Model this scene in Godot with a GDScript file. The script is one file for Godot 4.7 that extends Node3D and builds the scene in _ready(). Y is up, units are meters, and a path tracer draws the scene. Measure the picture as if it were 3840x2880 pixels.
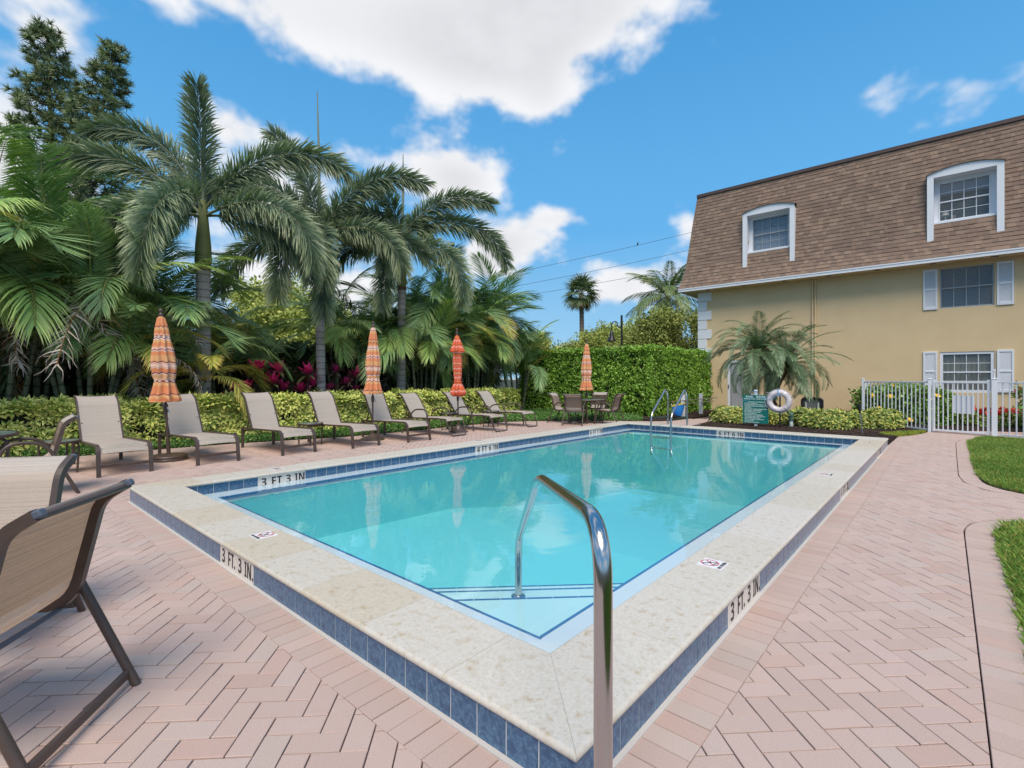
extends Node3D

const EXPOSURE := 2.4
var M := {}
var taken := {}
var rng := RandomNumberGenerator.new()


# Collects triangles; all corners are given counter-clockwise as seen from outside.
class MB:
	var v := PackedVector3Array()
	var n := PackedVector3Array()
	var c := PackedColorArray()
	var t := PackedVector2Array()
	var col := Color.WHITE

	func tri(a: Vector3, b: Vector3, d: Vector3) -> void:
		var m := (b - a).cross(d - a).normalized()
		v.append(a); v.append(d); v.append(b)
		n.append(m); n.append(m); n.append(m)
		c.append(col); c.append(col); c.append(col)
		t.append(Vector2.ZERO); t.append(Vector2.ZERO); t.append(Vector2.ZERO)

	func leaf3(a: Vector3, b: Vector3, d: Vector3, ca: Color, cb: Color, cd: Color) -> void:
		var m := (b - a).cross(d - a).normalized()
		v.append(a); v.append(d); v.append(b)
		n.append(m); n.append(m); n.append(m)
		c.append(ca); c.append(cd); c.append(cb)
		t.append(Vector2.ZERO); t.append(Vector2.ZERO); t.append(Vector2.ZERO)

	func quad(a: Vector3, b: Vector3, d: Vector3, e: Vector3) -> void:
		tri(a, b, d)
		tri(a, d, e)

	func quv(p: Array, uv: Array) -> void:
		tri(p[0], p[1], p[2])
		tri(p[0], p[2], p[3])
		var k := t.size() - 6
		t[k] = uv[0]; t[k + 1] = uv[2]; t[k + 2] = uv[1]
		t[k + 3] = uv[0]; t[k + 4] = uv[3]; t[k + 5] = uv[2]

	func sm(a: Vector3, b: Vector3, d: Vector3, na: Vector3, nb: Vector3, nd: Vector3, ua := Vector2.ZERO, ub := Vector2.ZERO, ud := Vector2.ZERO) -> void:
		if (b - a).cross(d - a).dot(na + nb + nd) < 0.0:
			var s := b; b = d; d = s
			s = nb; nb = nd; nd = s
			var w := ub; ub = ud; ud = w
		v.append(a); v.append(d); v.append(b)
		n.append(na); n.append(nd); n.append(nb)
		c.append(col); c.append(col); c.append(col)
		t.append(ua); t.append(ud); t.append(ub)

	func out3(a: Vector3, b: Vector3, d: Vector3, o: Vector3) -> void:
		if (b - a).cross(d - a).dot((a + b + d) / 3.0 - o) < 0.0:
			tri(a, d, b)
		else:
			tri(a, b, d)

	func box(o: Vector3, s: Vector3, bs := Basis.IDENTITY) -> void:
		var x := bs.x * s.x * 0.5
		var y := bs.y * s.y * 0.5
		var z := bs.z * s.z * 0.5
		quad(o - x - y + z, o + x - y + z, o + x + y + z, o - x + y + z)
		quad(o + x - y - z, o - x - y - z, o - x + y - z, o + x + y - z)
		quad(o + x - y + z, o + x - y - z, o + x + y - z, o + x + y + z)
		quad(o - x - y - z, o - x - y + z, o - x + y + z, o - x + y - z)
		quad(o - x + y + z, o + x + y + z, o + x + y - z, o - x + y - z)
		quad(o - x - y - z, o + x - y - z, o + x - y + z, o - x - y + z)

	func box2(a: Vector3, b: Vector3) -> void:
		box((a + b) * 0.5, (b - a).abs())

	# a box with chamfered edges
	func cbox(o: Vector3, s: Vector3, e: float, bs := Basis.IDENTITY) -> void:
		var h := s * 0.5
		var f := {}
		for sx in [-1, 1]:
			for sy in [-1, 1]:
				for sz in [-1, 1]:
					f[[sx, sy, sz, 0]] = o + bs * Vector3(sx * h.x, sy * (h.y - e), sz * (h.z - e))
					f[[sx, sy, sz, 1]] = o + bs * Vector3(sx * (h.x - e), sy * h.y, sz * (h.z - e))
					f[[sx, sy, sz, 2]] = o + bs * Vector3(sx * (h.x - e), sy * (h.y - e), sz * h.z)
					out3(f[[sx, sy, sz, 0]], f[[sx, sy, sz, 1]], f[[sx, sy, sz, 2]], o)
		for s1 in [-1, 1]:
			q4(f[[s1, -1, -1, 0]], f[[s1, 1, -1, 0]], f[[s1, 1, 1, 0]], f[[s1, -1, 1, 0]], o)
			q4(f[[-1, s1, -1, 1]], f[[1, s1, -1, 1]], f[[1, s1, 1, 1]], f[[-1, s1, 1, 1]], o)
			q4(f[[-1, -1, s1, 2]], f[[1, -1, s1, 2]], f[[1, 1, s1, 2]], f[[-1, 1, s1, 2]], o)
			for s2 in [-1, 1]:
				q4(f[[s1, s2, -1, 0]], f[[s1, s2, 1, 0]], f[[s1, s2, 1, 1]], f[[s1, s2, -1, 1]], o)
				q4(f[[s1, -1, s2, 0]], f[[s1, 1, s2, 0]], f[[s1, 1, s2, 2]], f[[s1, -1, s2, 2]], o)
				q4(f[[-1, s1, s2, 1]], f[[1, s1, s2, 1]], f[[1, s1, s2, 2]], f[[-1, s1, s2, 2]], o)

	func q4(a: Vector3, b: Vector3, d: Vector3, e: Vector3, o: Vector3) -> void:
		out3(a, b, d, o)
		out3(a, d, e, o)

	func frames(p: Array, closed: bool) -> Array:
		var res := []
		var up := Vector3.UP
		for i in p.size():
			var a: Vector3 = p[maxi(i - 1, 0)] if not closed else p[(i - 1 + p.size()) % p.size()]
			var b: Vector3 = p[mini(i + 1, p.size() - 1)] if not closed else p[(i + 1) % p.size()]
			var d := (b - a).normalized()
			if i == 0:
				up = Vector3.UP if absf(d.y) < 0.9 else Vector3.RIGHT
			var s := d.cross(up).normalized()
			up = s.cross(d).normalized()
			res.append([s, up, d])
		return res

	# a round tube along points; r is a number or one number per point
	func tube(p: Array, r, sides := 8, closed := false, caps := true) -> void:
		var fr := frames(p, closed)
		var m := p.size() if closed else p.size() - 1
		var len0 := 0.0
		for i in m:
			var j := (i + 1) % p.size()
			var ra: float = r[i] if r is Array else r
			var rb: float = r[j] if r is Array else r
			var len1: float = len0 + (p[j] - p[i]).length()
			for k in sides:
				var a0 := TAU * k / sides
				var a1 := TAU * (k + 1) / sides
				var n0: Vector3 = fr[i][0] * cos(a0) + fr[i][1] * sin(a0)
				var n1: Vector3 = fr[i][0] * cos(a1) + fr[i][1] * sin(a1)
				var m0: Vector3 = fr[j][0] * cos(a0) + fr[j][1] * sin(a0)
				var m1: Vector3 = fr[j][0] * cos(a1) + fr[j][1] * sin(a1)
				var u0 := float(k) / sides
				var u1 := float(k + 1) / sides
				sm(p[i] + n0 * ra, p[i] + n1 * ra, p[j] + m1 * rb, n0, n1, m1, Vector2(u0, len0), Vector2(u1, len0), Vector2(u1, len1))
				sm(p[i] + n0 * ra, p[j] + m1 * rb, p[j] + m0 * rb, n0, m1, m0, Vector2(u0, len0), Vector2(u1, len1), Vector2(u0, len1))
			len0 = len1
		if caps and not closed:
			for e in [0, p.size() - 1]:
				var q: float = r[e] if r is Array else r
				var w: Vector3 = -fr[e][2] if e == 0 else fr[e][2]
				for k in sides:
					var a0 := TAU * k / sides
					var a1 := TAU * (k + 1) / sides
					sm(p[e], p[e] + (fr[e][0] * cos(a0) + fr[e][1] * sin(a0)) * q, p[e] + (fr[e][0] * cos(a1) + fr[e][1] * sin(a1)) * q, w, w, w)

	# a flat bar (w across, h along «up») swept along points with a fixed side direction
	func bar(p: Array, side: Vector3, w: float, h: float) -> void:
		var ring := []
		for i in p.size():
			var a: Vector3 = p[maxi(i - 1, 0)]
			var b: Vector3 = p[mini(i + 1, p.size() - 1)]
			var d := (b - a).normalized()
			var s := (side - d * side.dot(d)).normalized() * w * 0.5
			var u := s.cross(d).normalized() * h * 0.5
			ring.append([p[i] - s - u, p[i] + s - u, p[i] + s + u, p[i] - s + u])
		for i in p.size() - 1:
			var o: Vector3 = (p[i] + p[i + 1]) * 0.5
			for k in 4:
				var l := (k + 1) % 4
				q4(ring[i][k], ring[i][l], ring[i + 1][l], ring[i + 1][k], o)
		var z: int = p.size() - 1
		q4(ring[0][0], ring[0][1], ring[0][2], ring[0][3], p[0] + (p[1] - p[0]) * 0.1)
		q4(ring[z][0], ring[z][1], ring[z][2], ring[z][3], p[z] + (p[z - 1] - p[z]) * 0.1)

	# profile of (radius, height), turned about y; folds makes the radius wave
	func lathe(pr: Array, sides: int, at := Vector3.ZERO, lean := Vector3.ZERO, folds := 0, depth := 0.0) -> void:
		var pts := []
		for i in pr.size():
			var row := []
			for k in sides + 1:
				var a := TAU * k / sides
				var r: float = pr[i].x
				if folds > 0:
					r *= 1.0 + depth * cos(a * folds + sin(i * 1.7) * 0.5) * clampf(r / 0.12, 0.0, 1.4)
				row.append(at + lean * pr[i].y + Vector3(cos(a) * r, pr[i].y, sin(a) * r))
			pts.append(row)
		var nor := []
		for i in pr.size():
			var row := []
			for k in sides + 1:
				var dk: Vector3 = pts[i][(k + 1) % sides] - pts[i][(k - 1 + sides) % sides]
				var di: Vector3 = pts[mini(i + 1, pr.size() - 1)][k] - pts[maxi(i - 1, 0)][k]
				var q := dk.cross(di)
				var a := TAU * k / sides
				if q.length() < 1e-9:
					q = Vector3(0, 1 if i > 0 else -1, 0)
				q = q.normalized()
				if folds == 0 and q.dot(Vector3(cos(a), 0, sin(a))) < -0.01:
					q = -q
				elif folds > 0 and q.dot(Vector3(cos(a), 0, sin(a))) < 0.0:
					q = -q
				row.append(q)
			nor.append(row)
		var h0: float = pr[0].y
		for i in pr.size() - 1:
			for k in sides:
				var w := 0.012 * cos(TAU * k / sides * folds) if folds > 0 else 0.0
				var w1 := 0.012 * cos(TAU * (k + 1) / sides * folds) if folds > 0 else 0.0
				var ua := Vector2(float(k) / sides, pr[i].y + w)
				var ub := Vector2(float(k + 1) / sides, pr[i].y + w1)
				var ud := Vector2(float(k + 1) / sides, pr[i + 1].y + w1)
				var ue := Vector2(float(k) / sides, pr[i + 1].y + w)
				sm(pts[i][k], pts[i][k + 1], pts[i + 1][k + 1], nor[i][k], nor[i][k + 1], nor[i + 1][k + 1], ua, ub, ud)
				sm(pts[i][k], pts[i + 1][k + 1], pts[i + 1][k], nor[i][k], nor[i + 1][k + 1], nor[i + 1][k], ua, ud, ue)

	# an upright prism over a polygon of (x, z); no underside
	func prism(poly: PackedVector2Array, y0: float, y1: float) -> void:
		var ix := Geometry2D.triangulate_polygon(poly)
		for i in range(0, ix.size(), 3):
			var a := Vector3(poly[ix[i]].x, y1, poly[ix[i]].y)
			var b := Vector3(poly[ix[i + 1]].x, y1, poly[ix[i + 1]].y)
			var d := Vector3(poly[ix[i + 2]].x, y1, poly[ix[i + 2]].y)
			if (b - a).cross(d - a).y < 0.0:
				tri(a, d, b)
			else:
				tri(a, b, d)
		if y0 >= y1:
			return
		var cw := Geometry2D.is_polygon_clockwise(poly)
		for i in poly.size():
			var p := poly[i]
			var q := poly[(i + 1) % poly.size()]
			var a := Vector3(p.x, y0, p.y)
			var b := Vector3(q.x, y0, q.y)
			var u := Vector3(0, y1 - y0, 0)
			var outw := Vector3(q.y - p.y, 0, p.x - q.x)
			if cw:
				outw = -outw
			if (b - a).cross(u).dot(outw) > 0.0:
				quad(a, b, b + u, a + u)
			else:
				quad(b, a, a + u, b + u)


func mesh_of(b: MB) -> ArrayMesh:
	var a := []
	a.resize(Mesh.ARRAY_MAX)
	a[Mesh.ARRAY_VERTEX] = b.v
	a[Mesh.ARRAY_NORMAL] = b.n
	a[Mesh.ARRAY_COLOR] = b.c
	a[Mesh.ARRAY_TEX_UV] = b.t
	var m := ArrayMesh.new()
	m.add_surface_from_arrays(Mesh.PRIMITIVE_TRIANGLES, a)
	return m


func numbered(called: String) -> String:
	var k: int = taken.get(called, 0)
	taken[called] = k + 1
	return called if k == 0 else "%s_%03d" % [called, k]


func obj(called: String, b: MB, mat: Material, parent: Node3D = null) -> MeshInstance3D:
	return inst(called, mesh_of(b), mat, parent)


func inst(called: String, mesh: Mesh, mat: Material, parent: Node3D = null, xf := Transform3D.IDENTITY) -> MeshInstance3D:
	var o := MeshInstance3D.new()
	o.mesh = mesh
	o.material_override = mat
	o.transform = xf
	if parent == null:
		o.name = numbered(called)
		add_child(o)
	else:
		o.name = called
		parent.add_child(o, true)
	return o


func tag(o: Node3D, label: String, category: String, group := "") -> Node3D:
	o.set_meta("label", label)
	o.set_meta("category", category)
	if group:
		o.set_meta("group", group)
	return o


func thing(called: String, label: String, category: String, at := Vector3.ZERO, turn := 0.0, group := "") -> Node3D:
	var o := Node3D.new()
	o.name = numbered(called)
	add_child(o)
	o.position = at
	o.rotation.y = turn
	tag(o, label, category, group)
	return o


func again(src: Node3D, called: String, label: String, at: Vector3, turn: float) -> Node3D:
	var r: Node3D = src.duplicate()
	r.name = numbered(called)
	add_child(r)
	r.position = at
	r.rotation = Vector3(0, turn, 0)
	r.set_meta("label", label)
	return r


func struct(called: String, b: MB, mat: Material) -> MeshInstance3D:
	var o := obj(called, b, mat)
	o.set_meta("kind", "structure")
	return o


func part_struct(called: String, at := Vector3.ZERO) -> Node3D:
	var o := Node3D.new()
	o.name = numbered(called)
	o.position = at
	add_child(o)
	o.set_meta("kind", "structure")
	return o


# many copies as one object
func scatter(called: String, mesh: Mesh, mat: Material, xf: Array, cols: Array, parent: Node3D = null, stuff := true) -> MultiMeshInstance3D:
	var mm := MultiMesh.new()
	mm.transform_format = MultiMesh.TRANSFORM_3D
	mm.use_colors = true
	mm.mesh = mesh
	mm.instance_count = xf.size()
	for i in xf.size():
		mm.set_instance_transform(i, xf[i])
		mm.set_instance_color(i, cols[i])
	var o := MultiMeshInstance3D.new()
	o.multimesh = mm
	o.material_override = mat
	if stuff:
		o.set_meta("kind", "stuff")
	if parent == null:
		o.name = numbered(called)
		add_child(o)
	else:
		o.name = called
		parent.add_child(o, true)
	return o


# many copies joined into one mesh; each copy takes one of a few tints
func baked(meshes: Array, xf: Array, cols: Array) -> ArrayMesh:
	var b := MB.new()
	var src := []
	for m in meshes:
		var a: Array = m.surface_get_arrays(0)
		var tints := []
		for k in 8:
			var c: PackedColorArray = a[Mesh.ARRAY_COLOR].duplicate()
			for i in c.size():
				c[i] = c[i] * (0.5 + 0.11 * k)
			tints.append(c)
		src.append([a, tints])
	for i in xf.size():
		var s: Array = src[i % src.size()]
		var t: Transform3D = xf[i]
		b.v.append_array(t * (s[0][Mesh.ARRAY_VERTEX] as PackedVector3Array))
		b.n.append_array(Transform3D(t.basis.orthonormalized(), Vector3.ZERO) * (s[0][Mesh.ARRAY_NORMAL] as PackedVector3Array))
		b.c.append_array(s[1][clampi(int((cols[i].g - 0.5) / 0.11 + 0.5), 0, 7)])
		b.t.append_array(s[0][Mesh.ARRAY_TEX_UV])
	return mesh_of(b)


func rnd(a: float, b: float) -> float:
	return rng.randf_range(a, b)


# rounds the corners of a path
func fillet(p: Array, r: float, seg := 5) -> Array:
	var out := [p[0]]
	for i in range(1, p.size() - 1):
		var a: Vector3 = p[i - 1] - p[i]
		var b: Vector3 = p[i + 1] - p[i]
		var q := minf(r, minf(a.length(), b.length()) * 0.45)
		var s: Vector3 = p[i] + a.normalized() * q
		var e: Vector3 = p[i] + b.normalized() * q
		for k in seg + 1:
			var u := float(k) / seg
			out.append(s.lerp(p[i], u).lerp(p[i].lerp(e, u), u))
	out.append(p[-1])
	return out


func lin(r: float, g: float, b: float) -> Color:
	return Color(r / 255.0, g / 255.0, b / 255.0).srgb_to_linear()


func text(called: String, what: String, size: float, mat: Material, parent: Node3D, xf: Transform3D, wide := 1.0, left := false) -> MeshInstance3D:
	var f := SystemFont.new()
	f.font_names = PackedStringArray(["Droid Sans"])
	f.font_weight = 700
	var m := TextMesh.new()
	m.text = what
	m.font = f
	m.font_size = 32
	m.pixel_size = size / 23.0
	m.depth = 0.0012
	m.curve_step = 2.0
	m.horizontal_alignment = HORIZONTAL_ALIGNMENT_LEFT if left else HORIZONTAL_ALIGNMENT_CENTER
	m.vertical_alignment = VERTICAL_ALIGNMENT_CENTER
	return inst(called, m, mat, parent, xf * Transform3D(Basis.from_scale(Vector3(wide, 1, 1))))


func noise_tex(size: int, freq: float, oct: int, ramp: Array, kind := FastNoiseLite.TYPE_SIMPLEX_SMOOTH, sd := 1, normal := 0.0, stretch := 0.0) -> NoiseTexture2D:
	var n := FastNoiseLite.new()
	n.noise_type = kind
	n.frequency = freq
	n.fractal_octaves = oct
	n.fractal_type = FastNoiseLite.FRACTAL_FBM if oct > 1 else FastNoiseLite.FRACTAL_NONE
	n.seed = sd
	if stretch > 0.0:
		n.domain_warp_enabled = true
		n.domain_warp_amplitude = stretch
		n.domain_warp_frequency = freq * 0.7
	if kind == FastNoiseLite.TYPE_CELLULAR:
		n.cellular_return_type = FastNoiseLite.RETURN_DISTANCE
	var t := NoiseTexture2D.new()
	t.width = size
	t.height = size
	t.seamless = true
	t.noise = n
	if normal > 0.0:
		t.as_normal_map = true
		t.bump_strength = normal
	if ramp.size():
		var g := Gradient.new()
		var off := PackedFloat32Array()
		var cols := PackedColorArray()
		for k in ramp:
			off.append(k[0])
			cols.append(k[1])
		g.offsets = off
		g.colors = cols
		t.color_ramp = g
	return t


func grey(x: float) -> Color:
	return Color(x, x, x)


func mat(called: String, albedo: Color, rough: float, tex: Texture2D = null, tile := 1.0, bump: Texture2D = null, bump_cm := 0.0) -> StandardMaterial3D:
	var m := StandardMaterial3D.new()
	m.resource_name = called
	m.albedo_color = albedo.linear_to_srgb()
	m.roughness = rough
	m.vertex_color_use_as_albedo = true
	if tex or bump:
		m.uv1_triplanar = true
		m.uv1_world_triplanar = true
		m.uv1_scale = Vector3.ONE / tile
	if tex:
		m.albedo_texture = tex
	if bump:
		m.heightmap_enabled = true
		m.heightmap_texture = bump
		m.heightmap_scale = bump_cm
	M[called] = m
	return m


func leafy(called: String, back: Color, rough := 0.5) -> void:
	var m := mat(called, Color.WHITE, rough)
	m.backlight_enabled = true
	m.backlight = back


func materials() -> void:
	var speck := noise_tex(512, 0.16, 3, [[0.0, grey(0.78)], [0.3, grey(0.9)], [0.7, grey(0.96)], [0.86, grey(1.0)], [1.0, Color(1.1, 1.1, 1.1)]], FastNoiseLite.TYPE_SIMPLEX_SMOOTH, 3)
	var fine := noise_tex(512, 0.22, 3, [], FastNoiseLite.TYPE_SIMPLEX_SMOOTH, 4)
	var soft := noise_tex(512, 0.012, 4, [[0.2, grey(0.86)], [0.8, grey(1.0)]], FastNoiseLite.TYPE_SIMPLEX_SMOOTH, 5)
	mat("brick", Color.WHITE, 0.88, speck, 0.42, fine, 0.16)
	mat("joint", lin(104, 86, 76), 0.95, speck, 0.5)
	mat("mortar", lin(205, 200, 196), 0.9, speck, 0.4)
	var trav := noise_tex(1024, 0.012, 6, [[0.05, Color(0.86, 0.78, 0.66)], [0.22, Color(0.94, 0.915, 0.875)], [0.4, Color(0.965, 0.95, 0.93)], [0.55, Color(0.985, 0.98, 0.97)], [0.75, Color(0.955, 0.935, 0.9)], [0.9, Color(1, 1, 0.99)]], FastNoiseLite.TYPE_SIMPLEX_SMOOTH, 7, 0.0, 26.0)
	var tr := mat("travertine", Color.WHITE, 0.5, trav, 1.1, noise_tex(512, 0.05, 5, [[0.0, grey(0.1)], [0.28, grey(0.8)], [1.0, grey(1.0)]], FastNoiseLite.TYPE_SIMPLEX_SMOOTH, 8), 0.12)
	tr.detail_enabled = true
	tr.detail_albedo = noise_tex(1024, 0.05, 5, [[0.0, grey(0.86)], [0.35, grey(0.975)], [1.0, grey(1.0)]], FastNoiseLite.TYPE_SIMPLEX_SMOOTH, 9, 0.0, 12.0)
	tr.detail_blend_mode = BaseMaterial3D.BLEND_MODE_MUL
	var blue := noise_tex(512, 0.014, 5, [[0.1, Color(0.19, 0.31, 0.45)], [0.4, Color(0.25, 0.38, 0.51)], [0.53, Color(0.28, 0.42, 0.55)], [0.56, Color(0.42, 0.54, 0.64)], [0.59, Color(0.28, 0.42, 0.55)], [0.9, Color(0.21, 0.34, 0.48)]], FastNoiseLite.TYPE_SIMPLEX_SMOOTH, 10, 0.0, 34.0)
	mat("blue_tile", Color.WHITE, 0.16, blue, 0.5)
	mat("grout", lin(205, 205, 203), 0.8)
	mat("marker_tile", lin(212, 206, 200), 0.25)
	mat("ink", lin(38, 32, 32), 0.5)
	mat("red_ink", lin(190, 35, 50), 0.5)
	mat("sticker", lin(222, 222, 226), 0.4)
	mat("trim_tile", lin(40, 100, 150), 0.2)
	var pebble := noise_tex(512, 0.24, 2, [[0.0, Color(0.3, 0.42, 0.45)], [0.2, Color(0.75, 0.86, 0.88)], [0.32, grey(0.97)], [1.0, grey(1.0)]], FastNoiseLite.TYPE_SIMPLEX_SMOOTH, 12)
	mat("plaster", lin(108, 216, 222), 0.7, pebble, 0.5)
	mat("step_plaster", lin(176, 222, 226), 0.7, pebble, 0.4)
	mat("ledge_plaster", lin(196, 212, 220), 0.7, pebble, 0.5)
	var w := StandardMaterial3D.new()
	w.resource_name = "water"
	w.transparency = BaseMaterial3D.TRANSPARENCY_ALPHA
	w.albedo_color = Color(0.75, 0.95, 1.0, 0.02)
	w.roughness = 0.0
	w.metallic_specular = 0.47
	w.normal_enabled = true
	w.normal_texture = noise_tex(512, 0.012, 3, [], FastNoiseLite.TYPE_SIMPLEX_SMOOTH, 13, 4.0)
	w.normal_scale = 0.05
	w.uv1_triplanar = true
	w.uv1_world_triplanar = true
	w.uv1_scale = Vector3.ONE / 1.6
	M["water"] = w
	var steel := mat("steel", lin(190, 190, 192), 0.2, null, 1.0)
	steel.metallic = 1.0
	steel.roughness_texture = noise_tex(256, 0.05, 3, [[0.0, grey(0.7)], [1.0, grey(1.0)]], FastNoiseLite.TYPE_SIMPLEX_SMOOTH, 14)
	steel.uv1_triplanar = true
	mat("bronze", lin(84, 70, 64), 0.38, soft, 0.7)
	mat("bronze_end", lin(82, 90, 104), 0.45)
	# woven sling cloth: thin threads across
	var im := Image.create(64, 512, false, Image.FORMAT_RGB8)
	var r2 := RandomNumberGenerator.new()
	r2.seed = 77
	for y in 512:
		var k := 0.9 + r2.randf() * 0.07 - (0.13 if r2.randf() < 0.12 else 0.0)
		for x in 64:
			var q := k + r2.randf_range(-0.035, 0.035)
			im.set_pixel(x, y, Color(q, q * 0.985, q * 0.965))
	var sl := mat("sling", lin(216, 211, 206), 0.75)
	sl.albedo_texture = ImageTexture.create_from_image(im)
	sl.backlight_enabled = true
	sl.backlight = Color(0.85, 0.7, 0.56)
	# striped umbrella cloth, the stripes run round it
	for kind in 2:
		var u := Image.create(16, 512, false, Image.FORMAT_RGB8)
		var set0 := [Color8(228, 146, 100), Color8(232, 178, 124), Color8(236, 192, 170), Color8(140, 66, 88), Color8(246, 232, 226)] if kind == 0 else [Color8(228, 104, 66), Color8(226, 134, 62), Color8(234, 120, 104), Color8(96, 48, 60), Color8(252, 214, 200)]
		var rows := [0, 0, 1, 3, 4, 2, 1, 4, 3, 0, 2, 4, 2, 3, 1, 1, 0, 4, 3, 2, 0, 1, 4, 3, 4, 2, 0, 1, 3, 0, 4, 2] if kind == 0 else [0, 2, 4, 0, 3, 1, 0, 2, 4, 2, 0, 3, 4, 1, 0, 2, 4, 0, 2, 3, 1, 4, 0, 2, 0, 4, 3, 0, 1, 2, 4, 0]
		var wid := [30, 24, 20, 8, 6] if kind == 0 else [22, 12, 16, 4, 6]
		var y := 0
		var q := 0
		while y < 512:
			var id: int = rows[q % rows.size()]
			for e in int(wid[id]):
				if y < 512:
					var f := r2.randf_range(0.93, 1.0)
					for x in 16:
						u.set_pixel(x, y, Color(set0[id].r * f, set0[id].g * f, set0[id].b * f))
					y += 1
			q += 1
		var um := mat("umbrella_cloth_%d" % kind, Color(0.92, 0.92, 0.92), 0.85)
		um.albedo_texture = ImageTexture.create_from_image(u)
		um.uv1_scale = Vector3(1, 0.9, 1)
		um.backlight_enabled = true
		um.backlight = Color(0.3, 0.2, 0.15)
	# stucco, wood and paint
	var st := noise_tex(1024, 0.006, 5, [[0.1, Color(0.975, 0.97, 0.965)], [0.5, Color(0.99, 0.988, 0.985)], [0.9, grey(1.0)]], FastNoiseLite.TYPE_SIMPLEX_SMOOTH, 15)
	mat("stucco", lin(211, 188, 150), 0.9, st, 5.0, fine, 0.25)
	mat("white_paint", lin(216, 220, 228), 0.5)
	mat("fence_paint", lin(218, 221, 228), 0.35)
	var gr := noise_tex(512, 0.2, 3, [[0.0, grey(0.66)], [0.5, grey(0.88)], [1.0, grey(1.0)]], FastNoiseLite.TYPE_SIMPLEX_SMOOTH, 16)
	mat("shingle", Color.WHITE, 0.92, gr, 0.5, fine, 0.2)
	mat("roof_felt", lin(70, 58, 52), 0.95)
	mat("dark_metal", lin(78, 62, 58), 0.5)
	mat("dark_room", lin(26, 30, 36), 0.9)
	mat("blind", lin(104, 116, 134), 0.6)
	mat("dark_blind", lin(66, 76, 92), 0.6)
	mat("curtain", lin(104, 98, 82), 0.9)
	var gl := StandardMaterial3D.new()
	gl.resource_name = "glass"
	gl.transparency = BaseMaterial3D.TRANSPARENCY_ALPHA
	gl.albedo_color = Color(0.8, 0.9, 0.95, 0.08)
	gl.roughness = 0.02
	M["glass"] = gl
	mat("window_grey", lin(150, 158, 166), 0.4)
	mat("table_glass", lin(120, 138, 136), 0.12)
	mat("sign_green", lin(14, 112, 106), 0.4)
	mat("sign_ink", lin(226, 240, 236), 0.5)
	mat("ring_foam", lin(220, 214, 220), 0.5, soft, 0.8)
	mat("rope_blue", lin(90, 160, 205), 0.8)
	mat("rope_white", lin(205, 200, 205), 0.8)
	mat("net_blue", lin(10, 110, 190), 0.8)
	mat("net_yellow", lin(226, 206, 60), 0.6)
	mat("light_green", lin(70, 108, 98), 0.5)
	mat("clear_plastic", lin(200, 214, 210), 0.2)
	mat("black_plastic", lin(34, 33, 36), 0.4)
	mat("grey_plastic", lin(110, 115, 122), 0.5)
	mat("terracotta", lin(176, 112, 86), 0.8)
	mat("concrete_path", lin(188, 160, 150), 0.9, soft, 2.0, fine, 0.1)
	mat("slab", lin(206, 202, 198), 0.5, soft, 1.5)
	# plants and earth
	leafy("leaf", Color(0.5, 0.55, 0.4), 0.42)
	leafy("leaf_matt", Color(0.45, 0.5, 0.35), 0.6)
	leafy("petal", Color(0.5, 0.4, 0.4), 0.6)
	mat("core", lin(38, 46, 26), 1.0)
	var bk := noise_tex(512, 0.03, 4, [[0.0, grey(0.62)], [0.5, grey(0.85)], [1.0, grey(1.0)]], FastNoiseLite.TYPE_SIMPLEX_SMOOTH, 17)
	mat("bark", lin(122, 108, 94), 0.95, bk, 0.8, bk, 1.0)
	mat("palm_bark", Color.WHITE, 0.9, bk, 0.6, bk, 0.4)
	mat("cane", Color.WHITE, 0.6, bk, 0.5)
	mat("mulch", lin(66, 46, 38), 1.0, bk, 0.25, fine, 2.0)
	mat("chip", Color.WHITE, 0.95)
	mat("soil", lin(62, 64, 38), 1.0, bk, 1.5)
	mat("lawn_soil", lin(58, 70, 30), 1.0, bk, 0.7)
	mat("wire", lin(60, 80, 92), 0.6)


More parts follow.
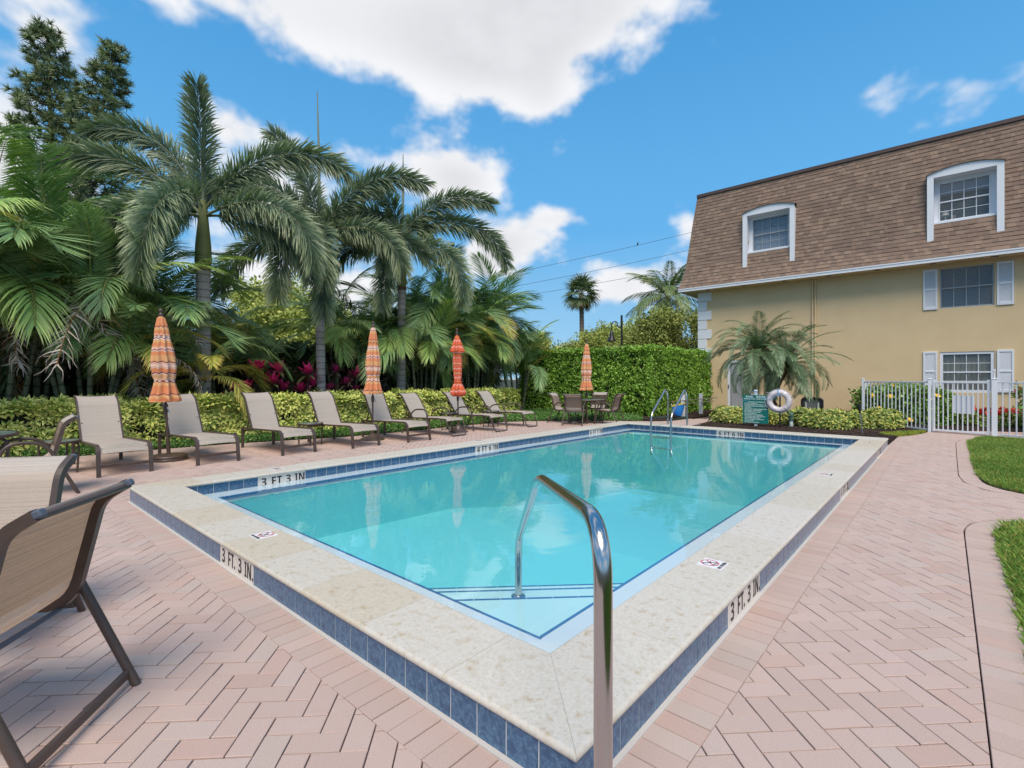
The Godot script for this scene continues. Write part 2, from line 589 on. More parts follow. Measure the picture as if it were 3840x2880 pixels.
func sky_panorama() -> ImageTexture:
	var w := 2048
	var h := 1024
	var blobs := [[-142.2, 38.5, 27.0, 5.5, 1.0], [-130.5, 33.8, 9.5, 5.4, 1.15], [-138.0, 33.0, 9.0, 4.0, 0.8], [-121.5, 36.8, 8.5, 3.6, 0.95], [-127.5, 29.5, 3.5, 3.0, 0.7], [-155.0, 33.5, 17.0, 3.7, 0.75], [-174.5, 27.6, 4.2, 3.4, 0.8], [-177.5, 20.5, 4.2, 5.8, 0.75], [-139.1, 23.3, 6.4, 3.7, 1.1], [-136.5, 21.3, 4.3, 1.9, 0.9], [-130.0, 15.6, 6.4, 3.1, 1.1], [-133.8, 13.6, 3.4, 3.5, 1.1], [-125.8, 18.0, 4.6, 1.0, 0.75], [-95.2, 24.4, 4.0, 2.2, 0.52], [-88.0, 22.3, 4.2, 2.0, 0.52], [-92.7, 21.2, 4.2, 1.2, 0.5], [-116.9, 11.7, 6.5, 2.2, 0.85], [-111.6, 16.1, 1.4, 2.0, 0.8], [-160.9, 24.0, 3.4, 2.1, 0.85], [-154.9, 18.3, 8.5, 5.5, 1.1], [-119.5, 9.3, 5.5, 2.2, 0.85], [-174.6, 15.0, 6.0, 4.0, 0.9], [-152.0, 8.7, 14.0, 4.0, 1.0], [-100.0, 5.0, 22.0, 3.0, 0.6]]
	var r := RandomNumberGenerator.new()
	r.seed = 5
	for i in 46:
		var az := r.randf_range(-70.0, 172.0)
		var el := 8.0 + 62.0 * pow(r.randf(), 1.4)
		var s := r.randf_range(5.0, 17.0)
		blobs.append([az, el, s / cos(deg_to_rad(el)), s * r.randf_range(0.25, 0.5), r.randf_range(0.7, 1.1)])
	blobs.append([-140.0, 66.0, 60.0, 9.0, 0.8])
	var gw := 512
	var gh := 128
	var field := PackedFloat32Array()
	field.resize(gw * gh)
	for b in blobs:
		for j in gh:
			var el := 90.0 * (1.0 - (j + 0.5) / gh)
			var dy: float = (el - b[1]) / b[3]
			if absf(dy) > 1.9:
				continue
			for i in gw:
				var az := (i + 0.5) / gw * 360.0 - 90.0
				var dx := wrapf(az - b[0], -180.0, 180.0) / float(b[2])
				var q := dx * dx + dy * dy
				if q < 3.4:
					field[j * gw + i] += b[4] * exp(-q * 1.1)
	var low := Image.create_from_data(gw, gh, false, Image.FORMAT_RF, field.to_byte_array())
	low.resize(w, h / 2, Image.INTERPOLATE_CUBIC)
	var f := low.get_data().to_float32_array()
	var n := FastNoiseLite.new()
	n.noise_type = FastNoiseLite.TYPE_SIMPLEX_SMOOTH
	n.frequency = 1.0
	n.fractal_octaves = 7
	n.fractal_gain = 0.6
	n.seed = 21
	var top := lin(72, 152, 216)
	var mid := lin(104, 180, 238)
	var hor := lin(168, 214, 243)
	var out := PackedFloat32Array()
	out.resize(w * h * 3)
	out.fill(0.22)
	var at := 0
	for j in h / 2:
		var el := PI / 2.0 * (1.0 - (j + 0.5) / (h * 0.5))
		var y := sin(el)
		var cy := cos(el)
		var base: Color = hor.lerp(mid, clampf(y / 0.28, 0.0, 1.0)).lerp(top, smoothstep(0.25, 0.7, y))
		for i in w:
			var a := (i + 0.5) / w * TAU - PI / 2.0
			var x := cos(a) * cy
			var z := sin(a) * cy
			var d := f[j * w + i]
			var c := 0.0
			var g := 0.0
			var k := 0.0
			if d > 0.03:
				k = n.get_noise_3d(x * 7.0, y * 12.0, z * 7.0)
				c = smoothstep(0.3, 1.02, d + k * 0.85)
				g = smoothstep(0.8, 1.8, d + k * 0.3) * 0.14
			var white := 0.9 - g + k * 0.08
			out[at] = lerpf(base.r, white, c) / EXPOSURE
			out[at + 1] = lerpf(base.g, white * 1.01, c) / EXPOSURE
			out[at + 2] = lerpf(base.b, white * 1.04 + g * 0.1, c) / EXPOSURE
			at += 3
	return ImageTexture.create_from_image(Image.create_from_data(w, h, false, Image.FORMAT_RGBF, out.to_byte_array()))


func _ready() -> void:
	rng.seed = 20240
	# camera, sky, sun, exposure
	var cam := Camera3D.new()
	cam.name = "camera"
	add_child(cam)
	cam.position = Vector3(0, 1.35, 0)
	cam.rotation.y = deg_to_rad(41.32)
	cam.near = 0.05
	cam.far = 900.0
	var half := 384.0 / 494.67
	cam.set_frustum(2.0 * half * cam.near, Vector2(0.0, -5.33 / 494.67 * cam.near), cam.near, cam.far)
	cam.current = true
	materials()
	var we := WorldEnvironment.new()
	we.name = "surroundings"
	var env := Environment.new()
	env.background_mode = Environment.BG_SKY
	env.sky = Sky.new()
	var ps := PanoramaSkyMaterial.new()
	ps.panorama = sky_panorama()
	env.sky.sky_material = ps
	env.tonemap_mode = Environment.TONE_MAPPER_LINEAR
	env.tonemap_exposure = EXPOSURE
	env.sdfgi_enabled = true
	env.ssao_enabled = true
	env.ssil_enabled = true
	env.volumetric_fog_enabled = true
	env.volumetric_fog_density = 0.0
	we.environment = env
	add_child(we)
	var sun := DirectionalLight3D.new()
	sun.name = "sun"
	add_child(sun)
	sun.look_at_from_position(Vector3.ZERO, -Vector3(0.42, 1.0, 0.5))
	sun.light_color = Color(1.0, 0.95, 0.88)
	sun.light_energy = 0.5
	sun.light_angular_distance = 34.0
	sun.shadow_enabled = true

	ground()
	deck()
	pool()
	building()
	hedges()
	trees()
	palms()
	plants()
	fence()
	loungers()
	seats_and_tables()
	umbrellas()
	pool_furniture()
	far_things()


const DECK := [[0.115, 1.6], [0.115, -2.4], [0.11, -6.0], [0.16, -6.3], [0.3, -6.55], [0.56, -6.83], [1.2, -6.95], [3.2, -7.0], [3.2, -8.0], [1.2, -7.95], [0.72, -8.05], [0.34, -8.3], [0.16, -8.75], [0.117, -9.3], [0.125, -11.7], [0.137, -14.0], [0.2, -14.6], [0.45, -15.4], [0.8, -16.0], [0.25, -16.3], [-0.36, -16.38], [-0.42, -15.9], [-0.62, -15.1], [-0.85, -14.6], [-0.9, -12.4], [-5.42, -12.4], [-5.4, -14.4], [-5.56, -15.6], [-4.8, -16.4], [-2.3, -16.15], [-2.1, -17.9], [-2.1, -21.58], [-6.95, -21.58], [-6.55, -18.4], [-6.52, -16.4], [-6.62, -15.2], [-7.0, -14.7], [-7.3, -14.55], [-8.3, -13.85], [-9.3, -12.95], [-10.0, -12.2], [-10.45, -11.4], [-10.5, -9.4], [-10.45, -7.6], [-10.5, -6.2], [-10.9, -4.8], [-11.15, -4.0], [-11.33, -2.6], [-11.4, -1.4], [-11.9, -0.8], [-12.4, 0.0], [-12.6, 1.6]]


func poly2(a: Array) -> PackedVector2Array:
	var p := PackedVector2Array()
	for q in a:
		p.append(Vector2(q[0], q[1]))
	return p


func rect2(x0: float, x1: float, z0: float, z1: float) -> PackedVector2Array:
	return PackedVector2Array([Vector2(x0, z0), Vector2(x1, z0), Vector2(x1, z1), Vector2(x0, z1)])


func ground() -> void:
	var b := MB.new()
	for r in [[-400, -6.6, -400, 400], [-0.98, 400, -400, 400], [-6.6, -0.98, -400, -12.2], [-6.6, -0.98, -1.42, 400]]:
		b.prism(rect2(r[0], r[1], r[2], r[3]), 0, -0.06)
	struct("ground", b, M.soil)


# four fields round the pool so that no polygon needs a hole
func deck_parts(poly: PackedVector2Array) -> Array:
	var out := []
	for r in [rect2(-60, -6.7, -60, 60), rect2(-0.93, 60, -60, 60), rect2(-6.7, -0.93, -60, -12.26), rect2(-6.7, -0.93, -1.36, 60)]:
		for p in Geometry2D.intersect_polygons(poly, r):
			if p.size() > 2:
				out.append(p)
	return out


func brick_tone() -> Color:
	var k := rnd(0.0, 1.0)
	var a := lin(197, 172, 162).lerp(lin(200, 176, 167), rnd(0, 1))
	if k > 0.88:
		a = lin(196, 176, 167)
	elif k < 0.06:
		a = lin(196, 168, 157)
	return a * rnd(0.95, 1.04)


func deck() -> void:
	var poly := poly2(DECK)
	var root := part_struct("brick_deck")
	var b := MB.new()
	for p in deck_parts(poly):
		b.prism(p, 0, -0.03)
	obj("sand_bed", b, M.joint, root)
	# header course along the pool and along the lawns: bricks across the edge
	var border := []     # [quad, distance]
	var inner := poly
	for side in [[Vector2(-6.955, -1.105), Vector2(-0.68, -1.105), Vector2(0, -1)], [Vector2(-0.68, -1.105), Vector2(-0.68, -12.52), Vector2(-1, 0)], [Vector2(-6.955, -12.52), Vector2(-0.68, -12.52), Vector2(0, 1)], [Vector2(-6.955, -1.105), Vector2(-6.955, -12.52), Vector2(1, 0)]]:
		var d: Vector2 = (side[1] - side[0]).normalized()
		var long: float = (side[1] - side[0]).length()
		var count := int(round(long / 0.103))
		for i in count:
			var a: Vector2 = side[0] + d * (long * i / count + 0.0024)
			var e: Vector2 = side[0] + d * (long * (i + 1) / count - 0.0024)
			var w: Vector2 = side[2] * 0.197
			var q := PackedVector2Array([a, e, e + w, a + w])
			if i == 0:
				q[3] = a + w + d * 0.197 if false else q[3]
			border.append(q)
	var edge := []
	for i in range(1, 20):
		edge.append(Vector2(DECK[i][0], DECK[i][1]))
	edge[0] = Vector2(0.115, 1.2)
	var curve := []
	for i in edge.size() - 1:
		var a: Vector2 = edge[i]
		var e: Vector2 = edge[i + 1]
		var m := maxi(1, int((e - a).length() / 0.03))
		for k in m:
			curve.append(a.lerp(e, float(k) / m))
	for pass_i in 2:
		var sm := curve.duplicate()
		for i in range(4, curve.size() - 4):
			var s := Vector2.ZERO
			for k in range(-4, 5):
				s += curve[i + k]
			sm[i] = s / 9.0
		curve = sm
	var last := 0
	for i in range(1, curve.size()):
		if (curve[i] - curve[last]).length() >= 0.102 or i == curve.size() - 1:
			var d: Vector2 = (curve[i] - curve[last]).normalized()
			var o := Vector2(-d.y, d.x)
			var d2: Vector2 = (curve[mini(i + 3, curve.size() - 1)] - curve[i]).normalized() if i < curve.size() - 4 else d
			var d0: Vector2 = (curve[last] - curve[maxi(last - 3, 0)]).normalized() if last > 3 else d
			var o0 := Vector2(-(d0 + d).y, (d0 + d).x).normalized()
			var o1 := Vector2(-(d2 + d).y, (d2 + d).x).normalized()
			border.append(PackedVector2Array([curve[last] + d * 0.002 + o0 * 0.008, curve[last] + d * 0.002 + o0 * 0.2, curve[i] - d * 0.002 + o1 * 0.2, curve[i] - d * 0.002 + o1 * 0.008]))
			last = i
	# the field: bricks at 45 degrees in a herringbone
	var pool_rect := rect2(-6.957, -0.678, -12.522, -1.103)
	var full := []
	var cut := []
	var s := 0.1015
	var u := Vector2(1, -1).normalized() * s
	var w := Vector2(1, 1).normalized() * s
	var g := 0.0026 / s
	for y in range(-160, 90):
		for k4 in range(-60, 60):
			for vert in 2:
				var x := y + k4 * 4 + (3 if vert else 0)
				var o := u * float(x) + w * float(y)
				if o.x < -13.0 or o.x > 3.4 or o.y > 1.7 or o.y < -21.8:
					continue
				var sx := 1.0 if vert else 2.0
				var sy := 2.0 if vert else 1.0
				var q := PackedVector2Array([o + u * g + w * g, o + u * (sx - g) + w * g, o + u * (sx - g) + w * (sy - g), o + u * g + w * (sy - g)])
				var ins := 0
				for p in q:
					if Geometry2D.is_point_in_polygon(p, poly):
						ins += 1
				if ins == 0:
					continue
				var near_pool := o.x > -7.4 and o.x < -0.3 and o.y > -13.0 and o.y < -0.7
				if near_pool:
					var deep := true
					for p in q:
						if not Geometry2D.is_point_in_polygon(p, pool_rect):
							deep = false
					if deep:
						continue
				if ins == 4 and not near_pool:
					full.append([o + (u * sx + w * sy) * 0.5, vert])
					continue
				var bits := Geometry2D.intersect_polygons(q, poly)
				for bit in bits:
					var left := [bit]
					if near_pool:
						left = Geometry2D.clip_polygons(bit, pool_rect)
					for l in left:
						if l.size() > 2 and not Geometry2D.is_polygon_clockwise(l) or l.size() > 2:
							var area := 0.0
							for i in l.size():
								area += l[i].cross(l[(i + 1) % l.size()])
							if absf(area) > 0.0204 * 0.97 * 2.0 * 0.5 * 2.0 * 0.97 and near_pool:
								full.append([o + (u * sx + w * sy) * 0.5, vert])
							elif absf(area) > 0.0003:
								cut.append(l)
	# whole bricks
	var shapes := []
	for i in 14:
		var m := MB.new()
		m.col = brick_tone()
		m.cbox(Vector3(0, -0.03, 0), Vector3(2 * s - 0.0052, 0.06, s - 0.0052), 0.0022)
		shapes.append(mesh_of(m))
	var plain := MB.new()
	plain.cbox(Vector3(0, -0.03, 0), Vector3(2 * s - 0.0052, 0.06, s - 0.0052), 0.0022)
	var all := []
	for q in full:
		var fwd: float = -q[0].x * 0.66 - q[0].y * 0.751
		var lat: float = q[0].x * 0.751 - q[0].y * 0.66
		var seen: bool = fwd > 0.9 and absf(lat) < fwd * 1.06 + 0.1
		all.append([q[0].length() + (0.0 if seen else 100.0), q])
	all.sort_custom(func(a, c): return a[0] < c[0])
	var xf := []
	var cols := []
	for i in all.size():
		var q: Array = all[i][1]
		var turn := PI / 4.0 + (PI / 2.0 if q[1] else 0.0)
		var t := Transform3D(Basis(Vector3.UP, turn + rnd(-0.006, 0.006)) * Basis(Vector3.RIGHT, rnd(-0.006, 0.006)), Vector3(q[0].x, rnd(-0.0025, 0.0015), q[0].y))
		if i < 300:
			inst("paver_brick", shapes[rng.randi() % shapes.size()], M.brick, root, t)
		else:
			xf.append(t)
			cols.append(brick_tone())
	scatter("paver_bricks", mesh_of(plain), M.brick, xf, cols, root)
	# cut bricks and the header course
	for kind in [["cut_brick", cut], ["border_brick", border]]:
		var rows := []
		for l in kind[1]:
			var o := Vector2.ZERO
			for p in l:
				o += p
			o /= l.size()
			var fwd: float = -o.x * 0.66 - o.y * 0.751
			var lat: float = o.x * 0.751 - o.y * 0.66
			rows.append([o.length() + (0.0 if fwd > 0.9 and absf(lat) < fwd * 1.06 + 0.1 else 100.0), l, o])
		rows.sort_custom(func(a, c): return a[0] < c[0])
		var rest := MB.new()
		for i in rows.size():
			var l: PackedVector2Array = rows[i][1]
			var one := MB.new() if i < (150 if kind[0] == "cut_brick" else 280) and rows[i][0] < 14.0 else rest
			one.col = brick_tone()
			var y := rnd(-0.002, 0.001)
			var up := PackedVector2Array()
			for p in l:
				up.append(p + (rows[i][2] - p).normalized() * 0.0025)
			one.prism(up, y, y)
			for k in l.size():
				var k2 := (k + 1) % l.size()
				var a := Vector3(l[k].x, y - 0.0025, l[k].y)
				var c := Vector3(l[k2].x, y - 0.0025, l[k2].y)
				var mid := Vector3(rows[i][2].x, y - 0.02, rows[i][2].y)
				one.q4(a, c, Vector3(up[k2].x, y, up[k2].y), Vector3(up[k].x, y, up[k].y), mid)
				one.q4(a + Vector3(0, -0.03, 0), c + Vector3(0, -0.03, 0), c, a, mid)
			if one != rest:
				obj(kind[0], one, M.brick, root)
		if rest.v.size():
			var o := obj(kind[0] + "s", rest, M.brick, root)
			o.set_meta("kind", "stuff")


# ---------------------------------------------------------------- the pool
const PX0 := -6.75
const PX1 := -0.885
const PZ0 := -12.31
const PZ1 := -1.31
const WATER := 0.036


func pool() -> void:
	var root := thing("swimming_pool", "raised rectangular swimming pool with travertine coping and blue tile band", "swimming pool")
	# masonry behind the tiles, and the mortar fillet at its foot
	var b := MB.new()
	for r in [[PX0 + 0.0025, PX1 - 0.0025, PZ1 - 0.3825, PZ1 - 0.0025], [PX0 + 0.0025, PX1 - 0.0025, PZ0 + 0.0025, PZ0 + 0.3325], [PX0 + 0.0025, PX0 + 0.3625, PZ0 + 0.3325, PZ1 - 0.3825], [PX1 - 0.3925, PX1 - 0.0025, PZ0 + 0.3325, PZ1 - 0.3825]]:
		b.prism(rect2(r[0], r[1], r[2], r[3]), -0.3, 0.1365)
	obj("pool_wall", b, M.grout, root)
	b = MB.new()
	for r in [[PX0 - 0.02, PX1 + 0.02, PZ1, PZ1 + 0.022], [PX0 - 0.02, PX1 + 0.02, PZ0 - 0.022, PZ0], [PX0 - 0.022, PX0, PZ0, PZ1], [PX1, PX1 + 0.022, PZ0, PZ1]]:
		b.prism(rect2(r[0], r[1], r[2], r[3]), -0.02, 0.006)
	obj("mortar_fillet", b, M.mortar, root)
	# tiles
	for side in [["out", Vector3(PX1, 0, PZ1), Vector3(-1, 0, 0), PX1 - PX0, [[2.515, 3.115, "3 FT. 3 IN."]]], ["out", Vector3(PX1, 0, PZ1), Vector3(0, 0, -1), PZ1 - PZ0, [[1.46, 2.06, "3 FT. 3 IN."], [5.22, 5.83, "4 FT 6 IN."], [9.04, 9.65, "6 FT 3 IN."]]], ["in", Vector3(-6.385, 0, -1.695), Vector3(0, 0, -1), 10.28, [[0.82, 1.42, "3 FT 3 IN"], [4.57, 5.18, "4 FT 6 IN"], [8.35, 8.95, "6 FT 3 IN"]]], ["in", Vector3(-6.385, 0, -11.975), Vector3(1, 0, 0), 5.105, [[2.293, 2.917, "6 FT 6 IN"]]], ["hid", Vector3(PX0, 0, PZ1), Vector3(0, 0, -1), PZ1 - PZ0, []], ["hid", Vector3(PX0, 0, PZ0), Vector3(1, 0, 0), PX1 - PX0, []], ["hidin", Vector3(-1.28, 0, -1.695), Vector3(0, 0, -1), 10.28, []], ["hidin", Vector3(-1.28, 0, -1.695), Vector3(-1, 0, 0), 5.105, []]]:
		tile_row(root, side)
	coping(root)
	# ledge under the water with its row of trim tiles
	b = MB.new()
	for r in [[-6.4, -1.26, -2.0, -1.68], [-6.4, -1.26, -12.0, -11.7], [-6.4, -6.11, -11.7, -2.0], [-1.555, -1.26, -11.7, -2.0]]:
		b.prism(rect2(r[0], r[1], r[2], r[3]), 0.0, 0.024)
	obj("ledge", b, M.ledge_plaster, root)
	b = MB.new()
	for i in 64:
		var x := -6.115 + i * 0.1525
		if x < -1.56:
			var x1 := minf(x + 0.149, -1.552)
			b.box2(Vector3(x, -0.02, -2.0), Vector3(x1, 0.026, -1.982))
			b.box2(Vector3(x, -0.02, -11.72), Vector3(x1, 0.026, -11.7))
		var z := -11.69 + i * 0.1525
		if z < -2.01:
			var z1 := minf(z + 0.149, -2.006)
			b.box2(Vector3(-6.112, -0.02, z), Vector3(-6.092, 0.026, z1))
			b.box2(Vector3(-1.574, -0.02, z), Vector3(-1.556, 0.026, z1))
	obj("trim_tiles", b, M.trim_tile, root).set_meta("kind", "stuff")
	# basin: walls and a floor that falls away to the far end
	b = MB.new()
	var x0 := -6.105
	var x1 := -1.558
	var zz := [-1.98, -5.4, -8.6, -11.705]
	var yy := [-0.68, -0.78, -1.3, -1.5]
	for i in 3:
		b.quad(Vector3(x0, yy[i], zz[i]), Vector3(x1, yy[i], zz[i]), Vector3(x1, yy[i + 1], zz[i + 1]), Vector3(x0, yy[i + 1], zz[i + 1]))
		b.quad(Vector3(x0, yy[i], zz[i]), Vector3(x0, yy[i + 1], zz[i + 1]), Vector3(x0, 0.0, zz[i + 1]), Vector3(x0, 0.0, zz[i]))
		b.quad(Vector3(x1, yy[i + 1], zz[i + 1]), Vector3(x1, yy[i], zz[i]), Vector3(x1, 0.0, zz[i]), Vector3(x1, 0.0, zz[i + 1]))
	b.quad(Vector3(x1, yy[0], zz[0]), Vector3(x0, yy[0], zz[0]), Vector3(x0, 0, zz[0]), Vector3(x1, 0, zz[0]))
	b.quad(Vector3(x0, yy[3], zz[3]), Vector3(x1, yy[3], zz[3]), Vector3(x1, 0, zz[3]), Vector3(x0, 0, zz[3]))
	obj("basin", b, M.plaster, root)
	# corner steps
	var depth := [-0.07, -0.19, -0.32]
	var reach := [0.68, 1.09, 1.46]
	for i in 3:
		var d: float = reach[i] * sqrt(2.0)
		b = MB.new()
		b.prism(PackedVector2Array([Vector2(x1, -1.981), Vector2(x1 - d, -1.981), Vector2(x1, -1.981 - d)]), -0.7, depth[i])
		var st := obj("step", b, M.step_plaster, root)
		var t := MB.new()
		var p0 := Vector3(x1 - d, depth[i] - 0.008, -1.981)
		var p1 := Vector3(x1, depth[i] - 0.008, -1.981 - d)
		var m := int((p1 - p0).length() / 0.155)
		for k in m:
			t.bar([p0.lerp(p1, (k + 0.012) / m), p0.lerp(p1, (k + 0.988) / m)], Vector3(1, 0, 1), 0.018, 0.022)
		obj("step_trim", t, M.trim_tile, st)
	# water
	b = MB.new()
	b.quad(Vector3(-6.384, WATER, -1.697), Vector3(-1.281, WATER, -1.697), Vector3(-1.281, WATER, -11.974), Vector3(-6.384, WATER, -11.974))
	struct("water", b, M.water)
	# the water's own colour: it takes up red light along the way
	var tint := FogVolume.new()
	tint.name = "water_body"
	tint.shape = RenderingServer.FOG_VOLUME_SHAPE_BOX
	tint.size = Vector3(4.54, 1.62, 9.72)
	tint.position = Vector3(-3.83, WATER - 0.012 - 0.81, -6.84)
	var fm := FogMaterial.new()
	fm.density = 0.065
	fm.albedo = Color(0.0, 0.78, 0.86)
	tint.material = fm
	tint.set_meta("kind", "stuff")
	add_child(tint)


func tile_row(root: Node3D, side: Array) -> void:
	var o: Vector3 = side[1]
	var d: Vector3 = side[2]
	var long: float = side[3]
	var inside: bool = side[0] == "in" or side[0] == "hidin"
	var nrm := Vector3(d.z, 0, -d.x)
	var mid := Vector3(-3.8, 0, -6.8)
	if (nrm.dot(mid - o) > 0.0) != inside:
		nrm = -nrm
	var y0 := -0.012 if inside else 0.004
	var y1 := 0.1365
	var marks: Array = side[4]
	var cuts := [0.0]
	var stops := []
	for m in marks:
		stops.append(m[0])
		stops.append(m[1])
	stops.append(long)
	var at := 0.0
	var list := []
	for i in stops.size():
		var is_mark := i % 2 == 1 and marks.size() > i / 2
		var span: float = stops[i] - at
		var m := maxi(1, int(round(span / 0.1524))) if not is_mark else 4
		for k in m:
			list.append([at + span * k / m, at + span * (k + 1) / m, is_mark])
		at = stops[i]
	var joined := MB.new()
	for l in list:
		var b := MB.new()
		var c: Vector3 = o + d * (l[0] + l[1]) * 0.5 + Vector3(0, (y0 + y1) * 0.5, 0)
		b.col = Color.WHITE * rnd(0.94, 1.06)
		var bs := Basis(d, Vector3.UP, d.cross(Vector3.UP))
		b.cbox(c - nrm * 0.006, Vector3(l[1] - l[0] - 0.0055, y1 - y0 - 0.002, 0.012), 0.0012, bs)
		if side[0] == "in" or side[0] == "out":
			obj("depth_tile" if l[2] else "tile", b, M.marker_tile if l[2] else M.blue_tile, root)
		else:
			joined.v.append_array(b.v); joined.n.append_array(b.n); joined.c.append_array(b.c); joined.t.append_array(b.t)
	if joined.v.size():
		obj("tiles", joined, M.blue_tile, root).set_meta("kind", "stuff")
	for m in marks:
		var right := Vector3.UP.cross(nrm)
		var words: PackedStringArray = m[2].split(" ")
		for k in 4:
			var c: Vector3 = o + d * (m[0] + m[1]) * 0.5 + right * ((k - 1.5) * 0.152) + nrm * 0.0008
			c.y = (y0 + y1) * 0.5 - (0.002 if inside else 0.0)
			text("depth_lettering", words[k], 0.1, M.ink, root, Transform3D(Basis(right, Vector3.UP, nrm), c), (0.92 if inside else 0.8) if k % 2 == 0 else (0.88 if inside else 0.74))


func coping(root: Node3D) -> void:
	var prof := []
	for i in 7:
		var a := PI * 1.5 - PI * i / 6.0
		prof.append([0.0175 + cos(a) * 0.0175, 0.1535 + sin(a) * 0.0175, cos(a), sin(a)])
	for i in 7:
		var a := PI * 0.5 - PI * i / 6.0
		prof.append([0.402 + cos(a) * 0.0175, 0.1535 + sin(a) * 0.0175, cos(a), sin(a)])
	var ox0 := PX0 - 0.014
	var ox1 := PX1 + 0.014
	var oz0 := PZ0 - 0.014
	var oz1 := PZ1 + 0.014
	for side in [[Vector3(ox1, 0, oz1), Vector3(-1, 0, 0), Vector3(0, 0, -1), ox1 - ox0, 0.64], [Vector3(ox0, 0, oz1), Vector3(0, 0, -1), Vector3(1, 0, 0), oz1 - oz0, 0.6], [Vector3(ox0, 0, oz0), Vector3(1, 0, 0), Vector3(0, 0, 1), ox1 - ox0, 0.6], [Vector3(ox1, 0, oz0), Vector3(0, 0, 1), Vector3(-1, 0, 0), oz1 - oz0, 0.6]]:
		var long: float = side[3]
		var at := 0.0
		var i := 0
		while at < long - 0.01:
			var e: float = at + (side[4] if i == 0 else 0.6)
			if long - e < 0.5:
				e = long
			var b := MB.new()
			var k := rnd(0, 1)
			b.col = lin(206, 201, 192).lerp(lin(211, 207, 200), rnd(0, 1))
			if k > 0.82:
				b.col = lin(204, 195, 181)
			elif k < 0.25:
				b.col = lin(212, 208, 203)
			stone(b, side[0], side[1], side[2], prof, at + (0.0 if i == 0 else 0.001), e - (0.0 if e == long else 0.001), i == 0, e == long)
			obj("coping_stone", b, M.travertine, root)
			at = e
			i += 1


func stone(b: MB, o: Vector3, d: Vector3, w: Vector3, prof: Array, a: float, e: float, mitre0: bool, mitre1: bool) -> void:
	var p0 := []
	var p1 := []
	var nn := []
	for q in prof:
		var s: float = a + (q[0] + 0.0007 if mitre0 else 0.0)
		var f: float = e - (q[0] + 0.0007 if mitre1 else 0.0)
		p0.append(o + d * s + w * q[0] + Vector3(0, q[1], 0))
		p1.append(o + d * f + w * q[0] + Vector3(0, q[1], 0))
		nn.append((w * q[2] + Vector3(0, q[3], 0)).normalized())
	var m := prof.size()
	for i in m:
		var j := (i + 1) % m
		b.sm(p0[i], p1[i], p1[j], nn[i], nn[i], nn[j])
		b.sm(p0[i], p1[j], p0[j], nn[i], nn[j], nn[j])
	var mid: Vector3 = (p0[3] + p1[3] + p0[10] + p1[10]) * 0.25
	for i in range(1, m - 1):
		b.out3(p0[0], p0[i], p0[i + 1], mid)
		b.out3(p1[0], p1[i], p1[i + 1], mid)


const WALL := -21.6
const ROOF := [[0.0, 5.242], [0.073, 5.444], [0.134, 5.63], [0.195, 5.884], [0.256, 6.255], [0.317, 6.761], [0.39, 7.368], [0.463, 8.043], [0.549, 8.72], [0.615, 9.226]]


func roof_d(y: float) -> float:
	for i in ROOF.size() - 1:
		if y <= ROOF[i + 1][1]:
			return lerpf(ROOF[i][0], ROOF[i + 1][0], clampf((y - ROOF[i][1]) / (ROOF[i + 1][1] - ROOF[i][1]), 0, 1))
	return 0.615


func shingle_tone() -> Color:
	var k := rng.randf()
	if k < 0.3:
		return lin(140, 118, 105) * rnd(0.95, 1.05)
	if k < 0.78:
		return lin(150, 126, 111) * rnd(0.95, 1.05)
	return lin(163, 138, 121) * rnd(0.95, 1.04)


